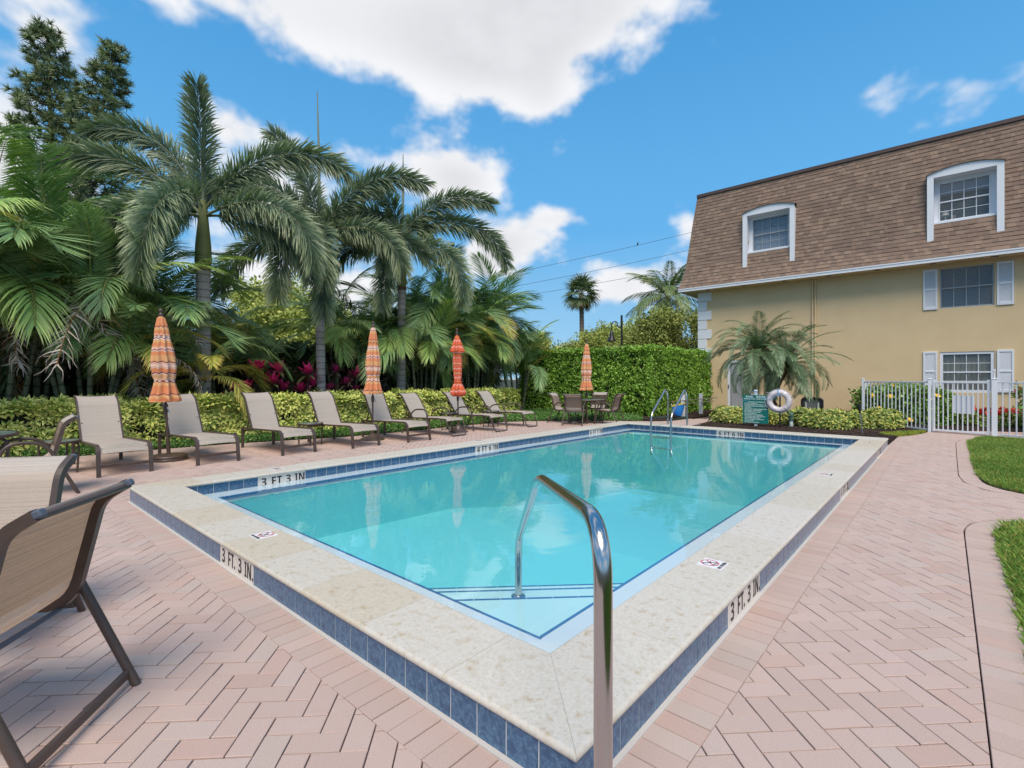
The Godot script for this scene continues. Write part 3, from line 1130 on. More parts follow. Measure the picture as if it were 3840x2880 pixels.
func building() -> void:
	var root := thing("apartment_building", "yellow stucco apartment building with brown shingled mansard roof and white trim", "building", Vector3.ZERO)
	var x0 := -8.14
	var x1 := 9.0
	var b := MB.new()
	# front wall with openings for the windows and the door
	var holes := [[-0.18, 1.12, 0.9, 2.22], [-0.18, 1.12, 3.66, 4.97], [-6.93, -5.96, -0.1, 2.12]]
	var xs := [x0, x1]
	var ys := [-0.1, 5.3]
	for h in holes:
		xs.append(h[0]); xs.append(h[1])
		ys.append(h[2]); ys.append(h[3])
	xs.sort()
	ys.sort()
	for i in xs.size() - 1:
		for j in ys.size() - 1:
			var c := Vector2((xs[i] + xs[i + 1]) * 0.5, (ys[j] + ys[j + 1]) * 0.5)
			var open := false
			for h in holes:
				if c.x > h[0] and c.x < h[1] and c.y > h[2] and c.y < h[3]:
					open = true
			if not open and xs[i + 1] > xs[i] and ys[j + 1] > ys[j]:
				b.quad(Vector3(xs[i], ys[j], WALL), Vector3(xs[i + 1], ys[j], WALL), Vector3(xs[i + 1], ys[j + 1], WALL), Vector3(xs[i], ys[j + 1], WALL))
	for h in holes:
		var zb := WALL - 0.14
		b.quad(Vector3(h[0], h[2], WALL), Vector3(h[0], h[3], WALL), Vector3(h[0], h[3], zb), Vector3(h[0], h[2], zb))
		b.quad(Vector3(h[1], h[2], WALL), Vector3(h[1], h[2], zb), Vector3(h[1], h[3], zb), Vector3(h[1], h[3], WALL))
		b.quad(Vector3(h[0], h[3], WALL), Vector3(h[1], h[3], WALL), Vector3(h[1], h[3], zb), Vector3(h[0], h[3], zb))
		b.quad(Vector3(h[0], h[2], WALL), Vector3(h[0], h[2], zb), Vector3(h[1], h[2], zb), Vector3(h[1], h[2], WALL))
	var zr := -36.0
	b.quad(Vector3(x0, -0.1, zr), Vector3(x0, -0.1, WALL), Vector3(x0, 5.3, WALL), Vector3(x0, 5.3, zr))
	b.quad(Vector3(x1, -0.1, WALL), Vector3(x1, -0.1, zr), Vector3(x1, 5.3, zr), Vector3(x1, 5.3, WALL))
	b.quad(Vector3(x1, -0.1, zr), Vector3(x0, -0.1, zr), Vector3(x0, 5.3, zr), Vector3(x1, 5.3, zr))
	# soffit
	b.quad(Vector3(-8.77, 5.105, zr - 0.6), Vector3(x1 + 0.6, 5.105, zr - 0.6), Vector3(x1 + 0.6, 5.105, -20.97), Vector3(-8.77, 5.105, -20.97))
	obj("wall", b, M.stucco, root)
	# fascia
	b = MB.new()
	b.cbox(Vector3((x1 + 0.6 - 8.785) * 0.5, 5.165, -20.965), Vector3(x1 + 0.6 + 8.785, 0.13, 0.03), 0.004)
	b.cbox(Vector3((x1 + 0.6 - 8.8) * 0.5, 5.215, -20.945), Vector3(x1 + 0.6 + 8.8, 0.045, 0.02), 0.004)
	b.cbox(Vector3(-8.775, 5.165, (zr - 20.98) * 0.5), Vector3(0.03, 0.13, -20.98 - zr), 0.004)
	b.cbox(Vector3(-8.795, 5.215, (zr - 20.98) * 0.5), Vector3(0.02, 0.045, -20.98 - zr), 0.004)
	obj("fascia", b, M.white_paint, root)
	for i in 7:
		b = MB.new()
		b.cbox(Vector3(-7.6 + i * 1.45, 5.1, -21.2), Vector3(0.16, 0.016, 0.1), 0.004)
		obj("soffit_vent", b, M.dark_metal, root)
	# quoins at the corner
	var top := 5.085
	for i in 13:
		var wide: float = 0.58 if i % 2 == 0 else 0.385
		b = MB.new()
		var lo := maxf(top - 0.385, 0.0)
		b.cbox(Vector3(x0 + wide * 0.5 - 0.028, (top + lo) * 0.5, WALL - 0.17), Vector3(wide, top - lo, 0.4), 0.008)
		obj("quoin", b, M.white_paint, root)
		top -= 0.407
		if top < 0.1:
			break
	roof(root, x1 + 0.6)
	dormer(root, -6.19, -4.33, "blind")
	dormer(root, -0.488, 1.313, "dark")
	# windows in the wall
	window(root, -0.18, 1.12, 3.66, 4.97, WALL - 0.07, 4, 2, M.window_grey, "slats", 0.045)
	window(root, -0.18, 1.12, 0.9, 2.22, WALL - 0.05, 4, 4, M.white_paint, "curtain", 0.085)
	for y in [[3.64, 4.99], [0.92, 2.25]]:
		shutter(root, -0.6, -0.235, y[0], y[1])
		shutter(root, 1.17, 1.55, y[0], y[1])
	# door with its grille
	b = MB.new()
	for r in [[-6.93, -6.82, 0.03, 2.11], [-6.07, -5.96, 0.03, 2.11], [-6.82, -6.07, 2.0, 2.11], [-6.82, -6.07, 0.03, 0.2]]:
		b.cbox(Vector3((r[0] + r[1]) * 0.5, (r[2] + r[3]) * 0.5, WALL - 0.02), Vector3(r[1] - r[0] - 0.004, r[3] - r[2] - 0.004, 0.05), 0.006)
	var door := obj("screen_door", b, M.white_paint, root)
	b = MB.new()
	b.box(Vector3(-6.445, 1.08, WALL - 0.11), Vector3(0.96, 2.1, 0.03))
	obj("dark_screen", b, M.grey_plastic, door)
	b = MB.new()
	var gw := 0.75
	var gh := 1.8
	for sgn in [-1.0, 1.0]:
		for k in range(-3, 30):
			var p := []
			for s in 41:
				var yy := 0.2 + gh * s / 40.0
				var xx: float = -6.445 + sgn * (fposmod(0.0, 1.0)) + (k - 13) * 0.062 + sgn * 0.031 * sin(yy * TAU / 0.16)
				if xx > -6.815 and xx < -6.075:
					p.append(Vector3(xx, yy, WALL - 0.035 + sgn * 0.004))
			if p.size() > 2 and absf((k - 13) * 0.062) < 0.35:
				b.bar(p, Vector3(1, 0, 0), 0.011, 0.006)
	obj("door_grille", b, M.white_paint, door)
	b = MB.new()
	b.cbox(Vector3(-6.875, 1.02, WALL + 0.02), Vector3(0.035, 0.16, 0.03), 0.006)
	obj("door_handle", b, M.dark_metal, door)
	# rain pipes
	for i in 2:
		b = MB.new()
		var px := -3.815 + i * 0.085
		b.tube([Vector3(px, 0.05, WALL + 0.05), Vector3(px, 3.6 - i * 0.1, WALL + 0.05)], 0.034, 10)
		b.tube([Vector3(px, 3.55 - i * 0.1, WALL + 0.05), Vector3(px, 5.1, WALL + 0.05)], 0.028, 10)
		b.tube([Vector3(px, 3.5 - i * 0.1, WALL + 0.05), Vector3(px, 3.62 - i * 0.1, WALL + 0.05)], 0.039, 10)
		for y in [0.9, 2.6, 4.4]:
			b.box(Vector3(px, y, WALL + 0.02), Vector3(0.1, 0.03, 0.04))
		obj("downpipe", b, M.stucco, root)


func roof(root: Node3D, x1: float) -> void:
	var rows := []
	var total := 0.0
	# step up the curve in courses of equal exposure
	var y := 5.242
	rows.append(y)
	while y < 9.2:
		var d0 := roof_d(y)
		var e := y + 0.01
		while e < 9.23 and Vector2(roof_d(e) - d0, e - y).length() < 0.142:
			e += 0.002
		y = minf(e, 9.226)
		rows.append(y)
	var b := MB.new()
	var gaps := [[-6.02, -4.5, 6.38, 7.88], [-0.32, 1.15, 6.38, 7.88]]
	var ys := []
	for q in rows:
		ys.append(q)
	ys.append(6.38)
	ys.append(7.88)
	ys.sort()
	for i in ys.size() - 1:
		var ya: float = ys[i]
		var yb: float = ys[i + 1]
		if yb - ya < 0.0005:
			continue
		var za := -20.975 - roof_d(ya)
		var zb := -20.975 - roof_d(yb)
		var la := -8.785 + roof_d(ya)
		var lb := -8.785 + roof_d(yb)
		var xs := [null, -6.02, -4.5, -0.32, 1.15, x1]
		for k in 5:
			var mid := (ya + yb) * 0.5
			if k % 2 == 1 and mid > 6.38 and mid < 7.88:
				continue
			var xa: float = la if k == 0 else xs[k]
			var xb: float = lb if k == 0 else xs[k]
			b.quad(Vector3(xa, ya, za), Vector3(xs[k + 1], ya, za), Vector3(xs[k + 1], yb, zb), Vector3(xb, yb, zb))
		b.quad(Vector3(la, ya, -36.6 + roof_d(ya)), Vector3(la, ya, za), Vector3(lb, yb, zb), Vector3(lb, yb, -36.6 + roof_d(yb)))
		b.quad(Vector3(x1, ya, -36.0), Vector3(la, ya, -36.6 + roof_d(ya)), Vector3(lb, yb, -36.6 + roof_d(yb)), Vector3(x1, yb, -36.0))
	b.quad(Vector3(-8.17, 9.24, -21.59), Vector3(x1, 9.24, -21.59), Vector3(x1, 9.24, -36.0), Vector3(-8.17, 9.24, -36.0))
	b.quad(Vector3(x1, 5.2, -21.0), Vector3(x1, 5.2, -36.0), Vector3(x1, 9.2, -36.0), Vector3(x1, 9.2, -21.6))
	var rf := obj("mansard_roof", b, M.roof_felt, root)
	# cap along the top
	b = MB.new()
	b.cbox(Vector3((x1 - 8.2) * 0.5, 9.3, -21.58), Vector3(x1 + 8.2, 0.13, 0.09), 0.006)
	b.cbox(Vector3((x1 - 8.2) * 0.5, 9.235, -21.55), Vector3(x1 + 8.21, 0.012, 0.09), 0.003)
	b.cbox(Vector3(-8.155, 9.3, -28.8), Vector3(0.09, 0.13, 14.3), 0.006)
	obj("roof_cap", b, M.dark_metal, rf)
	# shingles course by course
	var widths := [0.1, 0.13, 0.16, 0.2, 0.24]
	var protos := []
	for w in widths:
		for k in 6:
			var m := MB.new()
			m.col = shingle_tone()
			m.box(Vector3(0, 0.0, 0), Vector3(w - 0.002, 0.152, 0.016))
			protos.append(mesh_of(m))
	var list := []
	for i in rows.size() - 1:
		var ya: float = rows[i]
		var yb: float = rows[i + 1]
		var pa := Vector3(0, ya, -20.955 - roof_d(ya))
		var pb := Vector3(0, yb, -20.955 - roof_d(yb))
		var up := (pb - pa).normalized()
		var bs := Basis(Vector3.RIGHT, up, Vector3.RIGHT.cross(up)) * Basis(Vector3.RIGHT, -0.1)
		var x := -8.785 + roof_d(ya) + 0.06
		while x < x1 - 0.3:
			var wi := rng.randi() % widths.size()
			var c: float = x + widths[wi] * 0.5
			x += widths[wi]
			var ok := true
			for g in [[-6.2, -4.32], [-0.5, 1.32]]:
				if c > g[0] + 0.09 and c < g[1] - 0.09:
					var arch: float = 7.93 + 0.16 * (1.0 - pow((c - (g[0] + g[1]) * 0.5) / 0.93, 2.0))
					if yb > 6.42 and ya < arch - 0.05:
						ok = false
			if ok:
				var at := (pa + pb) * 0.5 + Vector3(c, 0, 0) + bs.z * rnd(0.0, 0.008)
				list.append([at.distance_to(Vector3(0.4, 1.35, 0)) + (50.0 if c > 1.8 else 0.0), protos[wi * 6 + rng.randi() % 6], Transform3D(bs, at), widths[wi]])
	list.sort_custom(func(a, c): return a[0] < c[0])
	var rest := MB.new()
	for i in list.size():
		if i < 300:
			inst("shingle", list[i][1], M.shingle, rf, list[i][2])
		else:
			rest.col = shingle_tone()
			rest.box(list[i][2].origin, Vector3(list[i][3] - 0.002, 0.152, 0.016), list[i][2].basis)
	# caps down the hip
	for i in rows.size() - 1:
		var ya: float = rows[i]
		var yb: float = minf(rows[i + 1] + 0.03, 9.226)
		var da := roof_d(ya)
		var db := roof_d(yb)
		rest.col = shingle_tone()
		var a := Vector3(-8.79 + da, ya, -20.95 - da)
		var c := Vector3(-8.79 + db, yb, -20.95 - db)
		var p := Vector3(-0.01, 0, 0.012)
		rest.quad(a + p, a + Vector3(0.13, 0, 0.016), c + Vector3(0.13, 0, 0.006), c + p * 0.5)
		rest.quad(a + Vector3(-0.016, 0, -0.13), a + p, c + p * 0.5, c + Vector3(-0.006, 0, -0.13))
		rest.quad(a + Vector3(0, -0.002, 0), a + Vector3(0.13, -0.002, 0), a + Vector3(0.13, 0, 0.016), a + p)
	# rows on the side face
	for i in rows.size() - 1:
		var ya: float = rows[i]
		var yb: float = rows[i + 1]
		rest.col = shingle_tone()
		var xa := -8.80 + roof_d(ya)
		var xb := -8.79 + roof_d(yb)
		rest.quad(Vector3(xa, ya, -36.0), Vector3(xa, ya, -21.1 - roof_d(ya)), Vector3(xb, yb, -21.1 - roof_d(yb)), Vector3(xb, yb, -36.0))
	obj("shingles", rest, M.shingle, rf).set_meta("kind", "stuff")


func dormer(root: Node3D, xa: float, xb: float, behind: String) -> void:
	var zf := -21.12
	var zw := -21.56
	var leg := 0.165
	var mid := (xa + xb) * 0.5
	var half := (xb - xa) * 0.5
	var b := MB.new()
	# the face: two legs and an arched head
	for s in [[xa, xa + leg], [xb - leg, xb]]:
		b.quad(Vector3(s[0], 5.815, zf), Vector3(s[1], 5.815, zf), Vector3(s[1], 7.87, zf), Vector3(s[0], 7.87, zf))
		b.quad(Vector3(s[0], 5.815, zf - 0.1), Vector3(s[1], 5.815, zf - 0.1), Vector3(s[1], 5.815, zf), Vector3(s[0], 5.815, zf))
		for x in s:
			# cheek of the leg back to the roof
			var outer: bool = x == xa or x == xb
			var prev := 5.815
			for y in [6.0, 6.255, 6.38, 6.76, 7.37, 7.87]:
				var z0 := -20.98 - roof_d(prev) - 0.02 if outer or prev < 6.37 else zw
				var z1 := -20.98 - roof_d(y) - 0.02 if outer or y < 6.39 else zw
				if not outer and prev >= 6.37:
					z0 = zw
					z1 = zw
				z0 = minf(z0, zf - 0.02)
				z1 = minf(z1, zf - 0.02)
				b.quad(Vector3(x, prev, zf), Vector3(x, prev, z0), Vector3(x, y, z1), Vector3(x, y, zf))
				prev = y
	var n := 14
	for i in n:
		var u0 := -1.0 + 2.0 * i / n
		var u1 := -1.0 + 2.0 * (i + 1) / n
		var y0 := 7.985 + 0.165 * (1.0 - u0 * u0)
		var y1 := 7.985 + 0.165 * (1.0 - u1 * u1)
		b.quad(Vector3(mid + u0 * half, 7.87, zf), Vector3(mid + u1 * half, 7.87, zf), Vector3(mid + u1 * half, y1, zf), Vector3(mid + u0 * half, y0, zf))
	# head, sill and the casing round the window
	b.quad(Vector3(xa + leg, 7.87, zf), Vector3(xb - leg, 7.87, zf), Vector3(xb - leg, 7.87, zw), Vector3(xa + leg, 7.87, zw))
	b.cbox(Vector3(mid, 6.41, -21.4), Vector3(xb - xa - 2 * leg - 0.004, 0.075, 0.36), 0.005)
	var wx0 := xa + leg + 0.125
	var wx1 := xb - leg - 0.125
	for r in [[xa + leg, wx0, 6.45, 7.87], [wx1, xb - leg, 6.45, 7.87], [wx0, wx1, 7.76, 7.87], [wx0, wx1, 6.45, 6.5]]:
		b.quad(Vector3(r[0], r[2], zw + 0.05), Vector3(r[1], r[2], zw + 0.05), Vector3(r[1], r[3], zw + 0.05), Vector3(r[0], r[3], zw + 0.05))
	var d := obj("dormer", b, M.white_paint, root)
	# shingled strip over the arch
	b = MB.new()
	for i in n:
		var u0 := -1.03 + 2.06 * i / n
		var u1 := -1.03 + 2.06 * (i + 1) / n
		var y0 := 7.985 + 0.165 * (1.0 - u0 * u0) + 0.004
		var y1 := 7.985 + 0.165 * (1.0 - u1 * u1) + 0.004
		b.col = shingle_tone()
		var o := Vector3(mid + (u0 + u1) * 0.5 * half, (y0 + y1) * 0.5 - 0.06, zf - 0.2)
		var a0 := Vector3(mid + u0 * half, y0, zf + 0.05)
		var a1 := Vector3(mid + u1 * half, y1, zf + 0.05)
		var up := Vector3(0, 0.03, 0)
		var back := Vector3(0, 0, -0.42)
		b.q4(a0, a1, a1 + up, a0 + up, o + Vector3(0, 0, -0.1))
		b.q4(a0 + up, a1 + up, a1 + up + back, a0 + up + back, o)
		b.q4(a0, a1, a1 + back * 0.2, a0 + back * 0.2, o + Vector3(0, 0.2, 0))
	obj("arched_shingles", b, M.shingle, d)
	# the window of the dormer stands in its own part of the building
	window(root, wx0, wx1, 6.5, 7.76, zw + 0.04, 4, 4, M.window_grey if behind == "blind" else M.white_paint, behind, 0.03)


func window(root: Node3D, x0: float, x1: float, y0: float, y1: float, z: float, cols: int, rows: int, fm: Material, behind: String, fw: float) -> void:
	var b := MB.new()
	for r in [[x0, x0 + fw, y0, y1], [x1 - fw, x1, y0, y1], [x0 + fw, x1 - fw, y1 - fw, y1], [x0 + fw, x1 - fw, y0, y0 + fw]]:
		b.cbox(Vector3((r[0] + r[1]) * 0.5, (r[2] + r[3]) * 0.5, z + 0.005), Vector3(r[1] - r[0] - 0.002, r[3] - r[2] - 0.002, 0.05), 0.004)
	var my := (y0 + y1) * 0.5
	b.cbox(Vector3((x0 + x1) * 0.5, my, z + 0.004), Vector3(x1 - x0 - 2 * fw - 0.002, 0.042, 0.044), 0.004)
	var f := obj("window", b, fm, root)
	var ix0 := x0 + fw
	var ix1 := x1 - fw
	b = MB.new()
	for i in range(1, cols):
		var x := lerpf(ix0, ix1, float(i) / cols)
		b.box(Vector3(x, (my + y1 - fw) * 0.5 + 0.01, z - 0.004), Vector3(0.018, y1 - fw - my - 0.024, 0.016))
		b.box(Vector3(x, (my + y0 + fw) * 0.5 - 0.01, z - 0.01), Vector3(0.018, my - y0 - fw - 0.024, 0.016))
	if rows == 4:
		for y in [(my + y1 - fw) * 0.5, (my + y0 + fw) * 0.5]:
			b.box(Vector3((ix0 + ix1) * 0.5, y, z - 0.0045), Vector3(ix1 - ix0 - 0.004, 0.016, 0.012))
	obj("glazing_bars", b, fm, f)
	for i in cols:
		for j in rows:
			b = MB.new()
			var a := Vector3(lerpf(ix0, ix1, float(i) / cols), lerpf(y0 + fw, y1 - fw, float(j) / rows), z - 0.014)
			var c := Vector3(lerpf(ix0, ix1, float(i + 1) / cols), lerpf(y0 + fw, y1 - fw, float(j + 1) / rows), z - 0.014)
			var t := rnd(-0.0015, 0.0015)
			b.quad(a, Vector3(c.x, a.y, a.z + t), c, Vector3(a.x, c.y, a.z + t))
			obj("pane", b, M.glass, f)
	# what is behind the glass
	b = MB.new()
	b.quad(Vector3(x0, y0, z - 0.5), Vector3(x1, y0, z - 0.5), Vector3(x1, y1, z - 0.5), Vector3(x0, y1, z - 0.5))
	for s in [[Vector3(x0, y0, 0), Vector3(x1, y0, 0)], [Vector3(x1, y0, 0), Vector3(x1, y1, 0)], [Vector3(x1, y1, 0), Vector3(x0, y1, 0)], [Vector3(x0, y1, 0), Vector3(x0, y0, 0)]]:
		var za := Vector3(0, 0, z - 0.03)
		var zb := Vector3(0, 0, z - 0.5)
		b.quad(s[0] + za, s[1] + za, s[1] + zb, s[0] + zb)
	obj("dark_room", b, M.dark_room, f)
	b = MB.new()
	if behind == "blind":
		b.box(Vector3((x0 + x1) * 0.5, (y0 + y1) * 0.5, z - 0.07), Vector3(x1 - x0 - 0.02, y1 - y0 - 0.02, 0.004))
		obj("roller_blind", b, M.blind, f)
	elif behind == "dark":
		b.box(Vector3((x0 + x1) * 0.5, y1 - 0.2, z - 0.07), Vector3(x1 - x0 - 0.02, 0.38, 0.004))
		obj("roller_blind", b, M.blind, f)
		b = MB.new()
		b.lathe([Vector2(0.11, 0.24), Vector2(0.06, 0.4), Vector2(0, 0.4)], 14, Vector3(x0 + 0.16, y0, z - 0.25))
		b.lathe([Vector2(0.05, 0.02), Vector2(0.02, 0.05), Vector2(0.02, 0.25)], 10, Vector3(x0 + 0.16, y0, z - 0.25))
		obj("table_lamp", b, M.slab, f)
		b = MB.new()
		b.cbox(Vector3(x0 + 0.36, y0 + 0.1, z - 0.2), Vector3(0.12, 0.18, 0.1), 0.01)
		obj("books", b, M.curtain, f)
	elif behind == "slats":
		var n := 30
		for i in n:
			var y := lerpf(y0 + 0.05, y1 - 0.03, float(i) / (n - 1))
			b.box(Vector3((x0 + x1) * 0.5, y, z - 0.06), Vector3(x1 - x0 - 0.03, 0.046, 0.003), Basis(Vector3.RIGHT, -0.75))
		obj("blind_slats", b, M.dark_blind, f).set_meta("kind", "stuff")
	else:
		for k in 2:
			b = MB.new()
			var p := []
			for i in 25:
				var x := (lerpf(x0 + 0.02, (x0 + x1) * 0.5 - 0.03, i / 24.0) if k == 0 else lerpf((x0 + x1) * 0.5 + 0.02, x1 - 0.02, i / 24.0))
				p.append(Vector3(x, 0, z - 0.1 + 0.018 * sin(i * 1.25 + k)))
			for i in 24:
				b.quad(p[i] + Vector3(0, y0, 0), p[i + 1] + Vector3(0, y0, 0), p[i + 1] + Vector3(0, y1, 0), p[i] + Vector3(0, y1, 0))
			obj("curtain", b, M.curtain, f)


func shutter(root: Node3D, x0: float, x1: float, y0: float, y1: float) -> void:
	var z := WALL + 0.022
	var b := MB.new()
	var my := lerpf(y0, y1, 0.5)
	for r in [[x0, x0 + 0.055, y0, y1], [x1 - 0.055, x1, y0, y1], [x0 + 0.055, x1 - 0.055, y1 - 0.07, y1], [x0 + 0.055, x1 - 0.055, y0, y0 + 0.1], [x0 + 0.055, x1 - 0.055, my - 0.03, my + 0.03]]:
		b.cbox(Vector3((r[0] + r[1]) * 0.5, (r[2] + r[3]) * 0.5, z), Vector3(r[1] - r[0] - 0.001, r[3] - r[2] - 0.001, 0.038), 0.004)
	var s := obj("shutter", b, M.white_paint, root)
	b = MB.new()
	for seg in [[y0 + 0.1, my - 0.03], [my + 0.03, y1 - 0.07]]:
		var n := int((seg[1] - seg[0]) / 0.0275)
		for i in n:
			b.box(Vector3((x0 + x1) * 0.5, lerpf(seg[0], seg[1], (i + 0.5) / n), z - 0.004), Vector3(x1 - x0 - 0.112, 0.03, 0.005), Basis(Vector3.RIGHT, -0.6))
	obj("shutter_slats", b, M.white_paint, s).set_meta("kind", "stuff")
	b = MB.new()
	b.box(Vector3((x0 + x1) * 0.5, (y0 + y1) * 0.5, WALL + 0.003), Vector3(x1 - x0 - 0.1, y1 - y0 - 0.1, 0.003))
	obj("shutter_back", b, M.white_paint, s)


# ---------------------------------------------------------------- leaves and fronds
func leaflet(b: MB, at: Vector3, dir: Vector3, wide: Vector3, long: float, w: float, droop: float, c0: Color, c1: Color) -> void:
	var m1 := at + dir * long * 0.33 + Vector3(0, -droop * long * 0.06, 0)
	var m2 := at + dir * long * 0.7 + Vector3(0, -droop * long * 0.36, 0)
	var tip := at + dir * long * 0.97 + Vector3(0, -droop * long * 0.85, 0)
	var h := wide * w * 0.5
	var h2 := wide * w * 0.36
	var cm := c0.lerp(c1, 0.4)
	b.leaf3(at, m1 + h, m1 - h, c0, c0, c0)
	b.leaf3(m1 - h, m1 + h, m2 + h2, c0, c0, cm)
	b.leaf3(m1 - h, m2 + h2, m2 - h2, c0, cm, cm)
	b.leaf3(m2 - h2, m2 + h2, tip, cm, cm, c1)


func rachis(long: float, e0: float, bend: float, power: float, seg: int) -> Array:
	var p := [Vector3.ZERO]
	var at := Vector3.ZERO
	for i in seg:
		var s := (i + 0.5) / seg
		var e := e0 - bend * pow(s, power)
		at += Vector3(cos(e), sin(e), 0) * long / seg
		p.append(at)
	return p


func frond(style: String, long: float, e0: float, bend: float, ll: float, per: int, lw: float, c0: Color, c1: Color, rib: Color, start := 0.12, power := 1.35) -> ArrayMesh:
	var b := MB.new()
	var seg := 14
	var p := rachis(long, e0, bend, power, seg)
	var radii := []
	for i in p.size():
		radii.append(lerpf(0.016, 0.003, float(i) / seg) * (long / 2.4) * (1.6 if style == "fox" else 1.0))
	b.col = rib
	b.tube(p, radii, 4, false, false)
	var side := Vector3(0, 0, 1)
	var total := per * (2 if style != "fox" else 1)
	for k in total:
		var s: float = start + (1.0 - start) * (float(k / 2) / (per - 1) if style != "fox" else float(k) / total)
		var f := clampf(s, 0, 0.9999) * seg
		var i := int(f)
		var at: Vector3 = p[i].lerp(p[i + 1], f - i)
		var t: Vector3 = (p[i + 1] - p[i]).normalized()
		var nrm := side.cross(t).normalized()
		if nrm.y < 0.0 and style != "fox":
			nrm = -nrm if absf(nrm.y) > 0.3 and false else nrm
		var shape := pow(sin(PI * clampf(0.1 + 0.84 * (s - start) / (1.0 - start), 0.02, 0.98)), 0.32 if style == "fox" else 0.55)
		var l := ll * shape * rnd(0.88, 1.08)
		var v := rnd(0.82, 1.14)
		if style == "fox":
			var a := rnd(0, TAU)
			var rad := side * cos(a) + nrm * sin(a)
			var al := deg_to_rad(rnd(42, 68)) * lerpf(1.0, 0.62, s)
			var dir := (t * cos(al) + rad * sin(al)).normalized()
			var wd := dir.cross(rad.cross(t) + Vector3(rnd(-0.3, 0.3), rnd(-0.3, 0.3), rnd(-0.3, 0.3))).normalized()
			leaflet(b, at, dir, wd, l, lw, rnd(0.05, 0.4), c0 * v, c1 * v)
		else:
			var sg := 1.0 if k % 2 == 0 else -1.0
			var al := deg_to_rad(lerpf(68, 24, pow(s, 1.5)) + rnd(-5, 5))
			var lift := 0.22 if style == "areca" else (0.18 if style == "date" else -0.05)
			var dir := (t * cos(al) + (side * sg + nrm * (lift + rnd(-0.08, 0.08))).normalized() * sin(al)).normalized()
			var wd := (t - dir * t.dot(dir)).normalized()
			wd = (wd + nrm * rnd(-0.35, 0.35) + side * sg * 0.1).normalized()
			var dr := rnd(0.35, 0.8) if style == "areca" else (rnd(0.05, 0.25) if style == "date" else rnd(0.5, 0.9))
			leaflet(b, at, dir, wd, l, lw * lerpf(1.0, 0.7, s), dr, c0 * v, c1 * v)
	return mesh_of(b)


# a dead frond: curled pale strips hanging from a brown rib
func dead_frond(long: float, bend: float, c0: Color, c1: Color) -> ArrayMesh:
	var b := MB.new()
	var p := rachis(long, 0.0, bend, 1.2, 12)
	b.col = lin(150, 104, 60)
	b.tube(p, 0.009, 4, false, false)
	for k in 64:
		var s := 0.15 + 0.85 * (k / 2) / 31.0
		var f := clampf(s, 0, 0.999) * 12
		var at: Vector3 = p[int(f)].lerp(p[int(f) + 1], f - int(f))
		var sg := 1.0 if k % 2 == 0 else -1.0
		var q := [at]
		var dir := Vector3(rnd(0.0, 0.5), rnd(-0.7, -0.1), sg * rnd(0.2, 0.8)).normalized()
		for i in 4:
			q.append(q[-1] + dir * rnd(0.07, 0.11))
			dir = (dir + Vector3(rnd(-0.5, 0.5), rnd(-0.7, 0.1), rnd(-0.4, 0.4))).normalized()
		b.col = c0.lerp(c1, rng.randf()) * rnd(0.8, 1.1)
		var w := Vector3(rnd(-1, 1), rnd(-1, 1), rnd(-1, 1)).normalized() * 0.014
		for i in 4:
			var wa := w * (1.0 - i * 0.22)
			var wb := w * (1.0 - (i + 1) * 0.22)
			b.quad(q[i] - wa, q[i] + wa, q[i + 1] + wb, q[i + 1] - wb)
	return mesh_of(b)


func view_dir(deg: float) -> Vector3:
	var a := deg_to_rad(deg)
	return Vector3(0.751, 0, -0.66) * cos(a) + Vector3(0.66, 0, 0.751) * sin(a)


func facing(dir: Vector3) -> Basis:
	var d := Vector3(dir.x, 0, dir.z).normalized()
	return Basis(d, Vector3.UP, d.cross(Vector3.UP))


func palm_trunk(b: MB, base: Vector3, top: Vector3, r: Array, ring: float, c0: Color, c1: Color, sides := 14) -> void:
	var n := int((top - base).length() / ring)
	for i in n:
		var u0 := float(i) / n
		var u1 := float(i + 0.82) / n
		var u2 := float(i + 1.0) / n
		var ra: float = lerpf(r[0], r[1], u0) * (1.0 + 0.25 * pow(1.0 - u0, 8.0))
		var rb: float = lerpf(r[0], r[1], u2) * (1.0 + 0.25 * pow(1.0 - u2, 8.0))
		var bow := Vector3(0.0, 0, 0)
		b.col = c0 * rnd(0.88, 1.1)
		b.tube([base.lerp(top, u0), base.lerp(top, u1)], [ra, rb * 1.005], sides, false, false)
		b.col = c1 * rnd(0.85, 1.1)
		b.tube([base.lerp(top, u1), base.lerp(top, u2)], [rb * 1.02, rb], sides, false, false)


